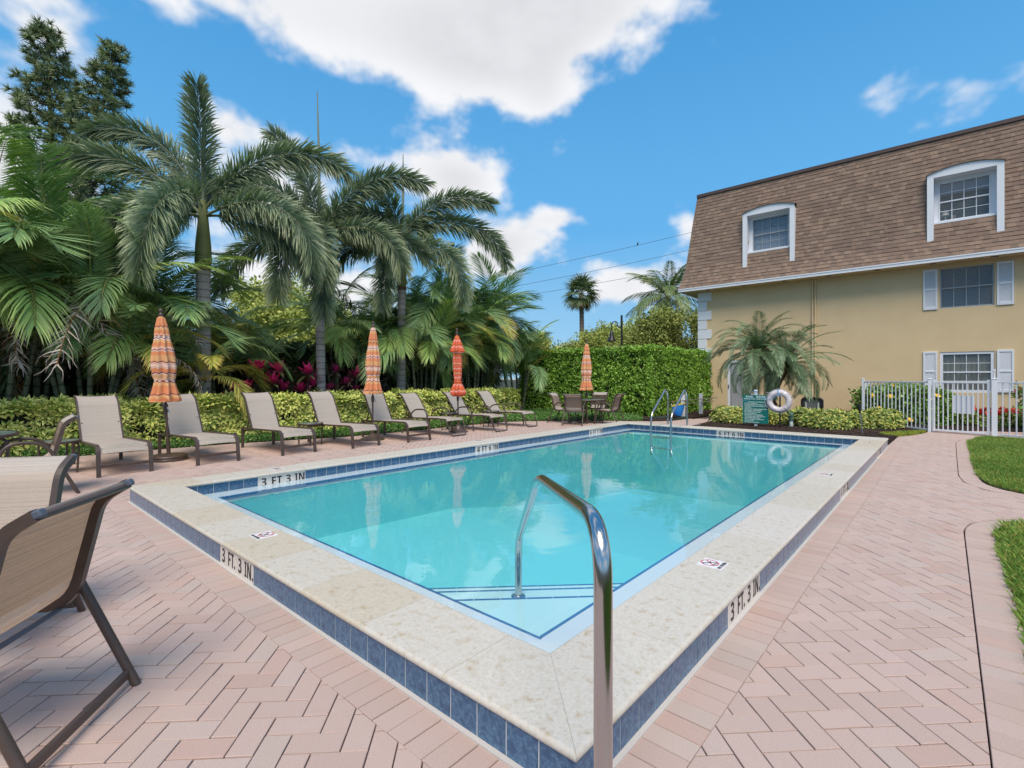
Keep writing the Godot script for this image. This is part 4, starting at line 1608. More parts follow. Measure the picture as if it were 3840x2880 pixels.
func palms() -> void:
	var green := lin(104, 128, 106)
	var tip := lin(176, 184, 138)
	var specs := [
		["left foxtail palm, thickest grey trunk with wide crownshaft, behind first umbrella", Vector3(-13.0, 0, -3.9), [0.165, 0.145], 3.95, 5.3, 0.15, 8.45, 0.02,
			[[186, 73, 88, 4.1], [172, 50, 76, 3.8], [192, 24, 78, 4.2], [70, 86, 22, 2.7], [86, 52, 138, 3.4, 0.5], [120, 20, 104, 3.0, 0.5], [-4, 58, 96, 3.9], [10, 24, 110, 3.6], [128, 12, 104, 2.8], [-8, 6, 84, 3.0], [-84, 50, 92, 3.0], [-140, 36, 80, 3.2]]],
		["middle foxtail palm with tall bare spear leaf, behind the magenta ti plants", Vector3(-13.3, 0, -6.96), [0.125, 0.12], 3.9, 5.4, 0.125, 9.6, -0.25,
			[[182, 64, 104, 4.2], [150, 84, 46, 2.9], [92, 56, 140, 3.6, 0.5], [66, -4, 80, 3.2, 0.6], [8, 66, 98, 3.9], [-22, 30, 78, 3.4], [66, -6, 80, 3.0], [174, 14, 100, 3.5], [-80, 52, 92, 3.0], [-120, 38, 92, 3.2], [15, 18, 96, 3.2]]],
		["right foxtail palm with narrow grey trunk, behind the second umbrella", Vector3(-13.3, 0, -9.67), [0.15, 0.13], 4.3, 5.9, 0.125, 8.6, 0.12,
			[[110, 76, 120, 2.8], [0, 56, 84, 3.4], [-6, 30, 104, 4.1], [152, 6, 100, 3.4], [22, 4, 106, 3.4], [92, 60, 138, 2.8, 0.5], [96, -2, 82, 3.0, 0.6], [172, 44, 100, 3.4], [-80, 56, 92, 3.0], [-130, 40, 92, 3.2], [130, 50, 120, 2.8]]],
	]
	for s in specs:
		var o := thing("foxtail_palm", s[0], "palm tree", s[1], 0.0, "foxtail palms behind the loungers")
		var b := MB.new()
		var lean := Vector3(s[7] * 0.4, 0, 0)
		var st := Vector3(0, s[3], 0) + lean
		palm_trunk(b, Vector3(0, -0.1, 0), st, s[2], 0.17, lin(206, 198, 194), lin(166, 156, 150))
		obj("trunk", b, M.palm_bark, o)
		b = MB.new()
		var r1: float = s[2][1]
		b.col = lin(132, 140, 84)
		b.lathe([Vector2(r1 * 1.02, 0), Vector2(r1 * 1.22, 0.12), Vector2(r1 * 1.12, 0.5), Vector2(r1 * 0.8, 1.0), Vector2(r1 * 0.5, s[4] - s[3] + 0.2)], 14, st)
		b.col = lin(128, 92, 72)
		b.lathe([Vector2(r1 * 1.05, -0.1), Vector2(r1 * 1.2, -0.02), Vector2(r1 * 1.08, 0.03)], 14, st)
		obj("crownshaft", b, M.cane, o)
		var node := st + Vector3(0, s[4] - s[3], 0)
		for f in s[8]:
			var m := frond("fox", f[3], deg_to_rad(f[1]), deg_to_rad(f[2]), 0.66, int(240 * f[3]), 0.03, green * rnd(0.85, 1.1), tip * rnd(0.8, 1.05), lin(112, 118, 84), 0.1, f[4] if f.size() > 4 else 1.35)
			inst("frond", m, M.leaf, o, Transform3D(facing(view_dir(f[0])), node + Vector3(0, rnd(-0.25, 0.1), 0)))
		b = MB.new()
		b.col = lin(150, 158, 140)
		b.tube([node + Vector3(0, -0.1, 0), node.lerp(Vector3(s[7], s[6], 0), 0.55) + Vector3(0.03, 0, 0), Vector3(s[7], s[6], 0)], [0.05, 0.042, 0.012], 6)
		obj("spear_leaf", b, M.cane, o)
	areca_clumps()
	date_palm()


func areca_clumps() -> void:
	var protos := {"green": [], "light": [], "yellow": [], "dead": []}
	for bd in [58, 78, 98, 118]:
		for k in 2:
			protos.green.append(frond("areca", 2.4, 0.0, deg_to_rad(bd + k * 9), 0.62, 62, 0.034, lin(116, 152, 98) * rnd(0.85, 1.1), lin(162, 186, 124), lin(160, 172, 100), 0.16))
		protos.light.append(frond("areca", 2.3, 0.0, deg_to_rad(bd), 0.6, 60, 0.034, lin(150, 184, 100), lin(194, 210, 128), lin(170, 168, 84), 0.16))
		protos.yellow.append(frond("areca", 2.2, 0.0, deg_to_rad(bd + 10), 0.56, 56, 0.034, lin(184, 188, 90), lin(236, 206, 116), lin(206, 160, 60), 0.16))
	for k in 3:
		protos.dead.append(dead_frond(1.9, deg_to_rad(70 + k * 16), lin(232, 226, 226), lin(200, 176, 150)))
	protos.dead.append(dead_frond(1.9, deg_to_rad(84), lin(190, 146, 98), lin(160, 112, 72)))
	# x, z, height of the crown tops, stems, yellow share, dead share, label
	var specs := [
		[-13.4, 1.2, 6.4, 6, 0.12, 0.1, "areca palm clump cut by the left edge, topmost fronds pale against clouds"],
		[-13.3, -0.5, 5.6, 6, 0.16, 0.14, "areca palm clump at far left with yellowing and shrivelled fronds"],
		[-14.6, -1.2, 6.9, 6, 0.06, 0.05, "tallest areca palm clump below the pine, broad dark green fronds"],
		[-13.2, -1.9, 5.0, 6, 0.22, 0.16, "areca palm clump with white dead fronds, left of the first umbrella"],
		[-14.2, -3.0, 5.6, 6, 0.1, 0.08, "areca palm clump between the left thicket and first foxtail palm"],
		[-12.7, -2.95, 3.4, 4, 0.3, 0.12, "low areca palm with bright fronds directly behind the first umbrella"],
		[-14.9, -5.0, 4.0, 5, 0.06, 0.0, "low areca palm clump just right of the first foxtail trunk"],
		[-14.9, -8.5, 5.0, 6, 0.06, 0.02, "areca palm clump between the middle and right foxtail trunks"],
		[-13.4, -10.6, 5.2, 7, 0.1, 0.03, "areca palm clump with pale canes behind the third umbrella"],
		[-14.6, -11.6, 6.2, 7, 0.06, 0.02, "tall areca palm clump right of the right foxtail palm"],
		[-13.5, -13.0, 5.5, 7, 0.14, 0.03, "areca palm clump with slanting canes behind the last loungers"],
		[-14.6, -14.6, 6.4, 7, 0.08, 0.02, "areca palm clump with spear leaf against sky, left of clipped hedge"],
		[-13.3, -15.6, 4.6, 5, 0.1, 0.04, "rightmost areca palm clump overhanging the clipped hedge corner"],
	]
	for s in specs:
		var o := thing("areca_palm", s[6], "palm clump", Vector3(s[0], 0, s[1]), 0.0, "areca palms behind the loungers")
		var h: float = s[2]
		for i in s[3]:
			var a: float = TAU * i / s[3] + rnd(-0.4, 0.4)
			var out := Vector3(cos(a), 0, sin(a))
			var sh := h * rnd(0.36, 0.6)
			var foot := out * rnd(0.12, 0.35)
			var head := out * rnd(0.35, 0.9) + Vector3(0, sh, 0)
			var b := MB.new()
			palm_trunk(b, foot, head, [0.05, 0.04], 0.2, lin(142, 146, 112), lin(96, 100, 76), 7)
			obj("cane", b, M.cane, o)
			var n := 6 + rng.randi() % 3
			for k in n:
				var az: float = a + TAU * k * 0.382 + rnd(-0.3, 0.3)
				var low := float(k) / n
				var e0 := deg_to_rad(lerpf(82, 6, low) + rnd(-8, 8))
				var kind := "green"
				var q := rng.randf()
				if low > 0.35 and q < s[4] * 1.5:
					kind = "yellow"
				elif low > 0.6 and q < s[4] * 1.5 + s[5] * 2.2:
					kind = "dead"
				elif q > 0.78:
					kind = "light"
				if kind == "dead":
					e0 = deg_to_rad(rnd(-30, 10))
				var set_of: Array = protos[kind]
				var sc := rnd(0.85, 1.15) * clampf(h / 5.2, 0.75, 1.2)
				var bs := Basis(Vector3.UP, az) * Basis(Vector3.BACK, e0) * Basis(Vector3.RIGHT, rnd(-0.35, 0.35))
				inst("frond", set_of[rng.randi() % set_of.size()], M.leaf, o, Transform3D(bs.scaled_local(Vector3.ONE * sc), head))


func date_palm() -> void:
	var o := thing("pygmy_date_palm", "feathery pygmy date palm with two curved trunks beside the yellow wall", "palm tree", Vector3(-4.4, 0, -17.6))
	var protos := []
	for bd in [62, 86, 108, 126]:
		for k in 2:
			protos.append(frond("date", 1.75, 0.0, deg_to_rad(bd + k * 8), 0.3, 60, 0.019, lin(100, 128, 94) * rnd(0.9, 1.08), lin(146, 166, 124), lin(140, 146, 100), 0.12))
	for s in [[Vector3(0.0, 0, 0), Vector3(-0.25, 2.2, 0.05), 66, 1.08], [Vector3(0.15, 0, -0.1), Vector3(0.5, 1.8, -0.3), 52, 1.0]]:
		var b := MB.new()
		var path := []
		for i in 9:
			var u := i / 8.0
			path.append(s[0].lerp(s[1], u) + Vector3(0.2 * sin(u * PI) * (1.0 if s[1].x < 0.0 else -0.6), 0, 0))
		b.col = lin(112, 84, 66)
		b.tube(path, [0.075, 0.07, 0.065, 0.065, 0.07, 0.08, 0.1, 0.13, 0.1], 10)
		for k in 90:
			var u := rnd(0.2, 0.98)
			var f := u * 8.0
			var p: Vector3 = path[int(f)].lerp(path[mini(int(f) + 1, 8)], f - int(f))
			var a := rnd(0, TAU)
			b.col = lin(120, 92, 70) * rnd(0.7, 1.15)
			b.box(p + Vector3(cos(a), 0, sin(a)) * (0.075 + 0.05 * smoothstep(0.7, 0.95, u)), Vector3(0.05, 0.05, 0.03), Basis(Vector3.UP, a) * Basis(Vector3.BACK, 0.7))
		obj("trunk", b, M.cane, o)
		for k in s[2]:
			var low: float = float(k) / s[2]
			var e0 := deg_to_rad(lerpf(84, -24, pow(low, 0.9)) + rnd(-6, 6))
			var bs := Basis(Vector3.UP, k * 2.399 + rnd(-0.2, 0.2)) * Basis(Vector3.BACK, e0) * Basis(Vector3.RIGHT, rnd(-0.3, 0.3))
			inst("frond", protos[rng.randi() % protos.size()], M.leaf, o, Transform3D(bs.scaled_local(Vector3.ONE * rnd(0.85, 1.08) * s[3]), s[1]))


# a small spray of leaves, to be scattered
func spray(count: int, long: float, w: float, spread: float, c0: Color, c1: Color) -> ArrayMesh:
	var b := MB.new()
	for i in count:
		var d := Vector3(rnd(-1, 1), rnd(-0.4, 1.0), rnd(-1, 1)).normalized()
		var at := Vector3(rnd(-1, 1), rnd(-1, 1), rnd(-1, 1)) * spread
		var s := d.cross(Vector3(rnd(-1, 1), rnd(-1, 1), rnd(-1, 1))).normalized()
		var l := long * rnd(0.7, 1.15)
		var c := c0.lerp(c1, rng.randf()) * rnd(0.85, 1.12)
		var m := at + d * l * 0.5
		b.leaf3(at, m + s * w * 0.5, m - s * w * 0.5, c, c, c)
		b.leaf3(m - s * w * 0.5, m + s * w * 0.5, at + d * l + Vector3(0, -0.15 * l, 0), c, c, c)
	return mesh_of(b)


# a whorl of variegated leaflets, yellow at the rim and green along the middle
func whorl(count: int, long: float, yellow: Color, green: Color) -> ArrayMesh:
	var b := MB.new()
	for r in 2:
		var tilt := 0.25 + r * 0.5
		for i in count:
			var a := TAU * (i + r * 0.5) / count + rnd(-0.15, 0.15)
			var d := Vector3(cos(a) * cos(tilt), sin(tilt) - 0.2, sin(a) * cos(tilt)).normalized()
			var s := Vector3(-sin(a), 0, cos(a))
			var l := long * rnd(0.8, 1.1)
			var w := l * 0.19
			var at := Vector3(0, 0.02 * r, 0) + d * l * 0.18
			var m := at + d * l * 0.5 + Vector3(0, 0.008, 0)
			var tip := at + d * l + Vector3(0, -0.2 * l, 0)
			var y := yellow * rnd(0.8, 1.1)
			var g := green * rnd(0.8, 1.15)
			if rng.randf() < 0.22:
				y = g
			var low := Vector3(0, -0.012, 0)
			b.leaf3(at, m + s * w + low, m, g, y, g)
			b.leaf3(at, m, m - s * w + low, g, g, y)
			b.leaf3(m, m + s * w + low, tip, g, y, y)
			b.leaf3(m - s * w + low, m, tip, y, g, y)
	return mesh_of(b)


# leaves over the faces of a clipped body that follows a line
func hedge(called: String, label: String, path: Array, width: float, height: float, mesh: Array, per_m2: float, tone: Array, bulge: float, group := "", core_mat: Material = null) -> Node3D:
	var o := thing(called, label, "hedge", Vector3.ZERO, 0.0, group)
	var b := MB.new()
	var xf := []
	var cols := []
	var nz := FastNoiseLite.new()
	nz.seed = 9
	nz.frequency = 0.9
	for i in path.size() - 1:
		var p: Vector3 = path[i]
		var q: Vector3 = path[i + 1]
		var d := (q - p).normalized()
		var s := d.cross(Vector3.UP)
		var long := (q - p).length()
		var bs := Basis(d, Vector3.UP, d.cross(Vector3.UP))
		b.box((p + q) * 0.5 + Vector3(0, height * 0.46, 0), Vector3(long + width * 0.4, height * 0.9, width * 0.72), bs)
		for face in 5:
			var area: float = [long * height, long * height, long * width, width * height, width * height][face]
			for k in int(area * per_m2):
				var u := rng.randf()
				var v := rng.randf()
				var at := Vector3.ZERO
				var nrm := Vector3.UP
				if face < 2:
					nrm = s * (1.0 if face == 0 else -1.0)
					at = p + d * (u * (long + width) - width * 0.5) + nrm * width * 0.5 + Vector3(0, v * height, 0)
				elif face == 2:
					at = p + d * (u * (long + width) - width * 0.5) + s * (v - 0.5) * width + Vector3(0, height, 0)
				else:
					if (face == 3 and i > 0) or (face == 4 and i < path.size() - 2):
						continue
					nrm = d * (-1.0 if face == 3 else 1.0)
					at = (p if face == 3 else q) + nrm * width * 0.5 + s * (u - 0.5) * width + Vector3(0, v * height, 0)
				var round_off := smoothstep(height * 0.78, height, at.y)
				at -= nrm * (bulge * (0.5 + 0.9 * nz.get_noise_3dv(at * 1.6)) + rnd(0.0, 0.1) + round_off * bulge * 0.6 * (1.0 if face != 2 else 0.0))
				at.y += (nz.get_noise_3dv(at * 2.0 + Vector3(40, 0, 0)) * bulge if face == 2 else 0.0)
				var z := (nrm + Vector3(rnd(-0.7, 0.7), rnd(-0.3, 0.9), rnd(-0.7, 0.7))).normalized()
				var x := z.cross(Vector3(rnd(-1, 1), rnd(-1, 1), rnd(-1, 1))).normalized()
				xf.append(Transform3D(Basis(x, z, x.cross(z)).scaled(Vector3.ONE * rnd(0.8, 1.2)), at))
				var tn: Color = tone[0].lerp(tone[1], clampf(0.5 + nz.get_noise_3dv(at * 0.8) * 0.9 + rnd(-0.25, 0.25), 0, 1))
				cols.append(tn)
	obj("branches", b, core_mat if core_mat else M.core, o)
	var halves := []
	for m in mesh.size():
		var xa := []
		var ca := []
		for k in range(m, xf.size(), mesh.size()):
			xa.append(xf[k])
			ca.append(cols[k])
		scatter("foliage", mesh[m], M.leaf, xa, ca, o)
	return o


func hedges() -> void:
	var white := Color(1, 1, 1)
	var ficus := []
	for k in 3:
		ficus.append(spray(12, 0.085, 0.045, 0.075, lin(104, 150, 58), lin(164, 198, 84)))
	hedge("ficus_hedge", "tall clipped bright green ficus hedge behind the dining set", [Vector3(-13.2, 0, -16.6), Vector3(-8.25, 0, -16.6), Vector3(-8.15, 0, -21.0)], 1.1, 2.5, ficus, 190.0, [Color(0.62, 0.7, 0.6), Color(1.15, 1.15, 1.0)], 0.07)
	var dark := []
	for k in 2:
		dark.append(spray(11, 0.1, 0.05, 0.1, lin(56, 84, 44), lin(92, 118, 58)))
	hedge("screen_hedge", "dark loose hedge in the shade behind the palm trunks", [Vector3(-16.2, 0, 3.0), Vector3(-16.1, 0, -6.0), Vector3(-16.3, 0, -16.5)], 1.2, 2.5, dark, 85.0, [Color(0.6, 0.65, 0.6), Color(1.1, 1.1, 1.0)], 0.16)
	var vari := []
	for k in 3:
		vari.append(whorl(8, 0.15, lin(252, 246, 150), lin(136, 162, 72)))
	hedge("variegated_hedge", "low yellow and green variegated hedge behind the loungers", [Vector3(-12.55, 0, 0.2), Vector3(-12.3, 0, -1.8), Vector3(-12.0, 0, -4.0), Vector3(-11.75, 0, -6.5), Vector3(-11.9, 0, -9.0), Vector3(-11.9, 0, -11.6), Vector3(-12.1, 0, -13.2)], 0.95, 0.92, vari, 100.0, [Color(0.75, 0.82, 0.75), Color(1.15, 1.12, 1.0)], 0.16)
	# the low shrubs by the sign
	var vari2 := []
	for k in 3:
		vari2.append(whorl(8, 0.13, lin(232, 226, 118), lin(104, 132, 56)))
	for s in [[-5.0, -15.75, 0.62, "variegated shrub left of the pool rules sign"], [-3.85, -16.1, 0.55, "variegated shrub below the white life ring"], [-2.95, -15.95, 0.6, "variegated shrub just right of the green bollard light"], [-2.35, -15.6, 0.58, "variegated shrub at the right end of the mulch bed"], [-1.85, -16.3, 0.5, "small variegated shrub behind the bamboo torch"], [-1.35, -16.75, 0.62, "variegated shrub against the left end of white fence"]]:
		variegated_shrub(Vector3(s[0], 0, s[1]), s[2] * 0.78, s[3], vari2)


func variegated_shrub(at: Vector3, r: float, label: String, vari: Array) -> void:
	var o := thing("variegated_shrub", label, "shrub", at, 0.0, "variegated shrubs in the mulch bed")
	var b := MB.new()
	for i in 9:
		var a := TAU * i / 9.0
		b.col = lin(96, 84, 58)
		b.tube([Vector3(cos(a) * 0.05, 0, sin(a) * 0.05), Vector3(cos(a) * r * 0.6, rnd(0.25, 0.5), sin(a) * r * 0.6)], 0.009, 5)
	obj("stems", b, M.cane, o)
	for m in vari.size():
		var xf := []
		var cols := []
		for k in 75:
			var a := rnd(0, TAU)
			var e := rnd(-0.15, 1.0)
			var rr := r * rnd(0.55, 1.02)
			var p := Vector3(cos(a) * cos(e) * rr, 0.12 + sin(e) * rr * 0.85, sin(a) * cos(e) * rr)
			var z := (Vector3(cos(a), 0.7 + e, sin(a)) + Vector3(rnd(-0.4, 0.4), rnd(-0.2, 0.4), rnd(-0.4, 0.4))).normalized()
			var x := z.cross(Vector3(rnd(-1, 1), rnd(-1, 1), rnd(-1, 1))).normalized()
			xf.append(Transform3D(Basis(x, z, x.cross(z)).scaled(Vector3.ONE * rnd(0.85, 1.25)), p))
			cols.append(Color.WHITE * rnd(0.75, 1.1))
		scatter("foliage", vari[m], M.leaf, xf, cols, o)


func tree_limbs(b: MB, at: Vector3, dir: Vector3, long: float, r: float, level: int, tips: Array) -> void:
	var p := [at]
	var d := dir
	for i in 4:
		d = (d + Vector3(rnd(-0.22, 0.22), rnd(-0.05, 0.2), rnd(-0.22, 0.22))).normalized()
		p.append(p[-1] + d * long / 4.0)
	b.tube(p, [r, r * 0.88, r * 0.76, r * 0.66, r * 0.56], 7 if level < 2 else 5, false, false)
	if level >= 3:
		tips.append(p[-1])
		tips.append(p[2])
		return
	for k in 3:
		var a := rnd(0, TAU)
		var side := d.cross(Vector3(cos(a), 0.2, sin(a))).normalized()
		tree_limbs(b, p[-1] if k < 2 else p[2], (d * 0.6 + side * rnd(0.6, 0.95) + Vector3(0, 0.15, 0)).normalized(), long * rnd(0.6, 0.8), r * 0.55, level + 1, tips)


func leafy_tree(label: String, at: Vector3, h: float, spread: float, mesh: Array, per_tip: int, tone: Array, r: float) -> void:
	var o := thing("broadleaf_tree", label, "tree", at, 0.0, "broadleaf trees beyond the hedges")
	var b := MB.new()
	var tips := []
	b.col = Color.WHITE
	for k in 2:
		tree_limbs(b, Vector3(rnd(-0.2, 0.2), -0.1, rnd(-0.2, 0.2)), Vector3(rnd(-0.3, 0.3), 1, rnd(-0.3, 0.3)).normalized(), h * 0.34, h * 0.022, 0, tips)
	obj("trunk", b, M.bark, o)
	var top := 0.1
	for t in tips:
		top = maxf(top, t.y)
	if true:
		var xf := []
		var cols := []
		for t in tips:
			var shade := rnd(0.0, 1.0)
			for k in per_tip / 2:
				var p: Vector3 = t + Vector3(rnd(-1, 1), rnd(-0.6, 0.6), rnd(-1, 1)).normalized() * pow(rng.randf(), 0.5) * spread
				var z := Vector3(rnd(-1, 1), rnd(0.0, 1), rnd(-1, 1)).normalized()
				var x := z.cross(Vector3(rnd(-1, 1), rnd(-1, 1), rnd(-1, 1))).normalized()
				xf.append(Transform3D(Basis(x, z, x.cross(z)).scaled(Vector3.ONE * rnd(0.7, 1.3)), p))
				cols.append(tone[0].lerp(tone[1], clampf(shade + rnd(-0.3, 0.3), 0, 1)))
		inst("crown", baked(mesh, xf, cols), M.leaf_matt, o)


func trees() -> void:
	var big := []
	for k in 3:
		big.append(spray(12, 0.2, 0.11, 0.26, lin(134, 150, 76), lin(184, 188, 100)))
	var yellow := [Color(1.0, 1.0, 0.6), Color(1.35, 1.35, 0.7)]
	var olive := [Color(0.8, 0.85, 0.7), Color(1.25, 1.2, 0.95)]
	var deep := [Color(0.55, 0.6, 0.5), Color(0.9, 0.95, 0.7)]
	leafy_tree("yellow-green airy tree showing between the first two foxtail trunks", Vector3(-25.5, 0, -10.6), 7.4, 1.0, big, 44, yellow, 0.2)
	leafy_tree("pale yellow tree behind the middle foxtail trunk", Vector3(-24.0, 0, -13.5), 6.2, 1.0, big, 40, yellow, 0.2)
	leafy_tree("dark tree behind the left areca thicket", Vector3(-24.0, 0, 1.5), 6.0, 1.2, big, 66, deep, 0.2)
	leafy_tree("dark tree below the tall pine", Vector3(-22.5, 0, -3.0), 5.0, 1.2, big, 66, deep, 0.2)
	leafy_tree("dark green tree behind the right foxtail palm", Vector3(-20.5, 0, -16.0), 5.6, 1.1, big, 62, deep, 0.2)
	leafy_tree("olive tree left of the distant fan palm", Vector3(-25.5, 0, -30.5), 6.4, 1.1, big, 60, olive, 0.2)
	leafy_tree("flat-topped olive tree behind the black street lamp", Vector3(-22.5, 0, -38.5), 6.6, 1.2, big, 66, olive, 0.2)
	leafy_tree("sparse grey-green tree right of the distant fan palm", Vector3(-24.6, 0, -36.6), 5.4, 1.0, big, 40, olive, 0.2)
	leafy_tree("yellowish tree below the coconut palm", Vector3(-18.6, 0, -37.0), 6.9, 1.1, big, 60, [Color(0.8, 0.85, 0.6), Color(1.2, 1.2, 0.8)], 0.2)
	leafy_tree("bright dark-green tree touching the corner of the yellow building", Vector3(-14.0, 0, -33.5), 7.8, 1.1, big, 90, deep, 0.2)
	leafy_tree("low olive tree in the gap beside the areca palms", Vector3(-29.0, 0, -27.0), 5.6, 1.2, big, 60, olive, 0.2)
	pine()
	fan_palm()
	coconut_palm()


func pine() -> void:
	var o := thing("pine_tree", "tall dark pine with two pointed tops above the left palms", "tree", Vector3(-40.5, 0, -4.6))
	var tuft := []
	for k in 3:
		var b := MB.new()
		for i in 26:
			var d := Vector3(rnd(-1, 1), rnd(-0.3, 1.2), rnd(-1, 1)).normalized()
			var s := d.cross(Vector3(rnd(-1, 1), rnd(-1, 1), rnd(-1, 1))).normalized()
			var l := rnd(0.22, 0.42)
			var c := lin(100, 120, 92).lerp(lin(150, 162, 112), rng.randf())
			b.leaf3(-d * 0.05 - s * 0.03, -d * 0.05 + s * 0.03, d * l, c, c, c)
		tuft.append(mesh_of(b))
	var b := MB.new()
	b.col = lin(92, 80, 70)
	var xf := []
	var cols := []
	var lean := Vector3(1.6, 0, -2.2)
	for s in [[Vector3.ZERO, Vector3(-1.6, 23.2, 0.6), 3.4, 0.36, 24], [Vector3(0, 5, 0), lean + Vector3(0, 22.2, 0), 2.4, 0.24, 19]]:
		b.tube([s[0], s[0].lerp(s[1], 0.3) + Vector3(0.15, 0, 0), s[0].lerp(s[1], 0.7), s[1]], [s[3], s[3] * 0.75, s[3] * 0.4, 0.04], 8)
		for w in s[4]:
			var u: float = 0.22 + 0.78 * (w + 0.5) / s[4]
			var c: Vector3 = s[0].lerp(s[1], u)
			var reach: float = s[2] * pow(1.0 - u, 0.62) + 0.35
			var n := 6
			for k in n:
				var a := TAU * k / n + rnd(-0.35, 0.35)
				var l := reach * rnd(0.55, 1.2)
				var d := Vector3(cos(a), 0, sin(a))
				var p := []
				for i in 6:
					var q := i / 5.0
					p.append(c + d * l * q + Vector3(0, l * (0.12 * q + 0.34 * q * q), 0))
				b.tube(p, [0.05, 0.04, 0.032, 0.025, 0.018, 0.01], 4, false, false)
				var m := int(l * 5.0) + 2
				for i in m:
					var q := lerpf(0.4, 1.02, pow(float(i) / m, 0.7))
					var at := c + d * l * q + Vector3(0, l * (0.12 * q + 0.34 * q * q), 0)
					at += Vector3(rnd(-1, 1), rnd(-0.5, 0.7), rnd(-1, 1)) * (0.14 + 0.2 * (1.0 - q) + 0.1 * q)
					var z := (d * 0.6 + Vector3(rnd(-0.5, 0.5), 1, rnd(-0.5, 0.5))).normalized()
					var x := z.cross(d + Vector3(0.01, 0, 0.1)).normalized()
					xf.append(Transform3D(Basis(x, z, x.cross(z)).scaled(Vector3.ONE * rnd(0.9, 1.5)), at))
					cols.append(Color.WHITE * rnd(0.7, 1.15))
	obj("trunk", b, M.cane, o)
	inst("crown", baked(tuft, xf, cols), M.leaf_matt, o)


func fan_leaf(r: float, c0: Color, c1: Color) -> ArrayMesh:
	var b := MB.new()
	b.col = lin(130, 140, 84)
	b.tube([Vector3.ZERO, Vector3(r * 0.9, -0.02, 0)], 0.018, 4, false, false)
	var o := Vector3(r * 0.9, 0, 0)
	for i in 26:
		var a := lerpf(-2.0, 2.0, i / 25.0)
		var d := Vector3(cos(a), 0.25 * absf(sin(a)), sin(a)).normalized()
		leaflet(b, o, d, Vector3(-sin(a), 0.2, cos(a)).normalized(), r * rnd(0.85, 1.1), 0.075, rnd(0.3, 0.8), c0 * rnd(0.85, 1.1), c1)
	return mesh_of(b)


func fan_palm() -> void:
	var o := thing("fan_palm", "distant fan palm with round tufted crown above the hedge", "palm tree", Vector3(-25.0, 0, -38.0))
	var b := MB.new()
	palm_trunk(b, Vector3(0.15, 0, 0), Vector3(0, 9.1, 0), [0.24, 0.2], 0.3, lin(140, 128, 116), lin(108, 96, 86), 10)
	obj("trunk", b, M.palm_bark, o)
	var ms := [fan_leaf(1.1, lin(84, 104, 70), lin(120, 134, 88)), fan_leaf(1.05, lin(92, 114, 72), lin(134, 146, 92)), fan_leaf(1.0, lin(126, 112, 74), lin(150, 132, 92))]
	for k in 38:
		var low := k / 38.0
		var e := deg_to_rad(lerpf(85, -62, low) + rnd(-8, 8))
		var bs := Basis(Vector3.UP, k * 2.399) * Basis(Vector3.BACK, e) * Basis(Vector3.RIGHT, rnd(-0.5, 0.5))
		inst("fan_leaf", ms[2] if low > 0.84 else ms[k % 2], M.leaf, o, Transform3D(bs, Vector3(0, 9.0, 0)))


func coconut_palm() -> void:
	var o := thing("coconut_palm", "coconut palm with long drooping fronds left of the building roof", "palm tree", Vector3(-19.0, 0, -43.0))
	var b := MB.new()
	palm_trunk(b, Vector3(0.6, 0, 0), Vector3(0, 8.6, 0), [0.2, 0.15], 0.3, lin(150, 140, 126), lin(112, 102, 92), 10)
	obj("trunk", b, M.palm_bark, o)
	var ms := []
	for bd in [50, 70, 90, 105]:
		ms.append(frond("coco", 4.6, 0.0, deg_to_rad(bd), 0.95, 50, 0.07, lin(104, 126, 76), lin(160, 168, 108), lin(168, 170, 104), 0.14))
	for k in 36:
		var low := k / 36.0
		var e := deg_to_rad(lerpf(84, -26, low) + rnd(-8, 8))
		var bs := Basis(Vector3.UP, k * 2.399 + 0.6) * Basis(Vector3.BACK, e) * Basis(Vector3.RIGHT, rnd(-0.4, 0.4))
		inst("frond", ms[rng.randi() % 4], M.leaf, o, Transform3D(bs.scaled_local(Vector3.ONE * rnd(0.85, 1.05)), Vector3(0, 8.6, 0)))


func inside(p: Vector2, poly: PackedVector2Array) -> bool:
	return Geometry2D.is_point_in_polygon(p, poly)


func sprinkle(called: String, poly: PackedVector2Array, per_m2: float, meshes: Array, mat_: Material, y: float, tone: Array, size: Vector2, up: float, near_only := 0.0) -> void:
	var lo := poly[0]
	var hi := poly[0]
	for p in poly:
		lo = lo.min(p)
		hi = hi.max(p)
	var root: Node3D = null
	var n := int((hi.x - lo.x) * (hi.y - lo.y) * per_m2)
	var nz := FastNoiseLite.new()
	nz.frequency = 0.7
	nz.seed = 33
	var sets := []
	for m in meshes:
		sets.append([[], []])
	for i in n:
		var p := Vector2(rnd(lo.x, hi.x), rnd(lo.y, hi.y))
		if not inside(p, poly):
			continue
		var z := (Vector3(rnd(-1, 1), 0, rnd(-1, 1)) * (1.0 - up) + Vector3.UP * maxf(up, 0.05)).normalized()
		var x := z.cross(Vector3(rnd(-1, 1), rnd(-0.1, 0.1), rnd(-1, 1))).normalized()
		var s := rnd(size.x, size.y)
		var k := i % meshes.size()
		sets[k][0].append(Transform3D(Basis(x, z, x.cross(z)).scaled(Vector3.ONE * s), Vector3(p.x, y, p.y)))
		var q := clampf(0.5 + nz.get_noise_2d(p.x, p.y) * 0.8 + rnd(-0.3, 0.3), 0, 1)
		sets[k][1].append(tone[0].lerp(tone[1], q))
	for k in meshes.size():
		var o := scatter(called, meshes[k], mat_, sets[k][0], sets[k][1])


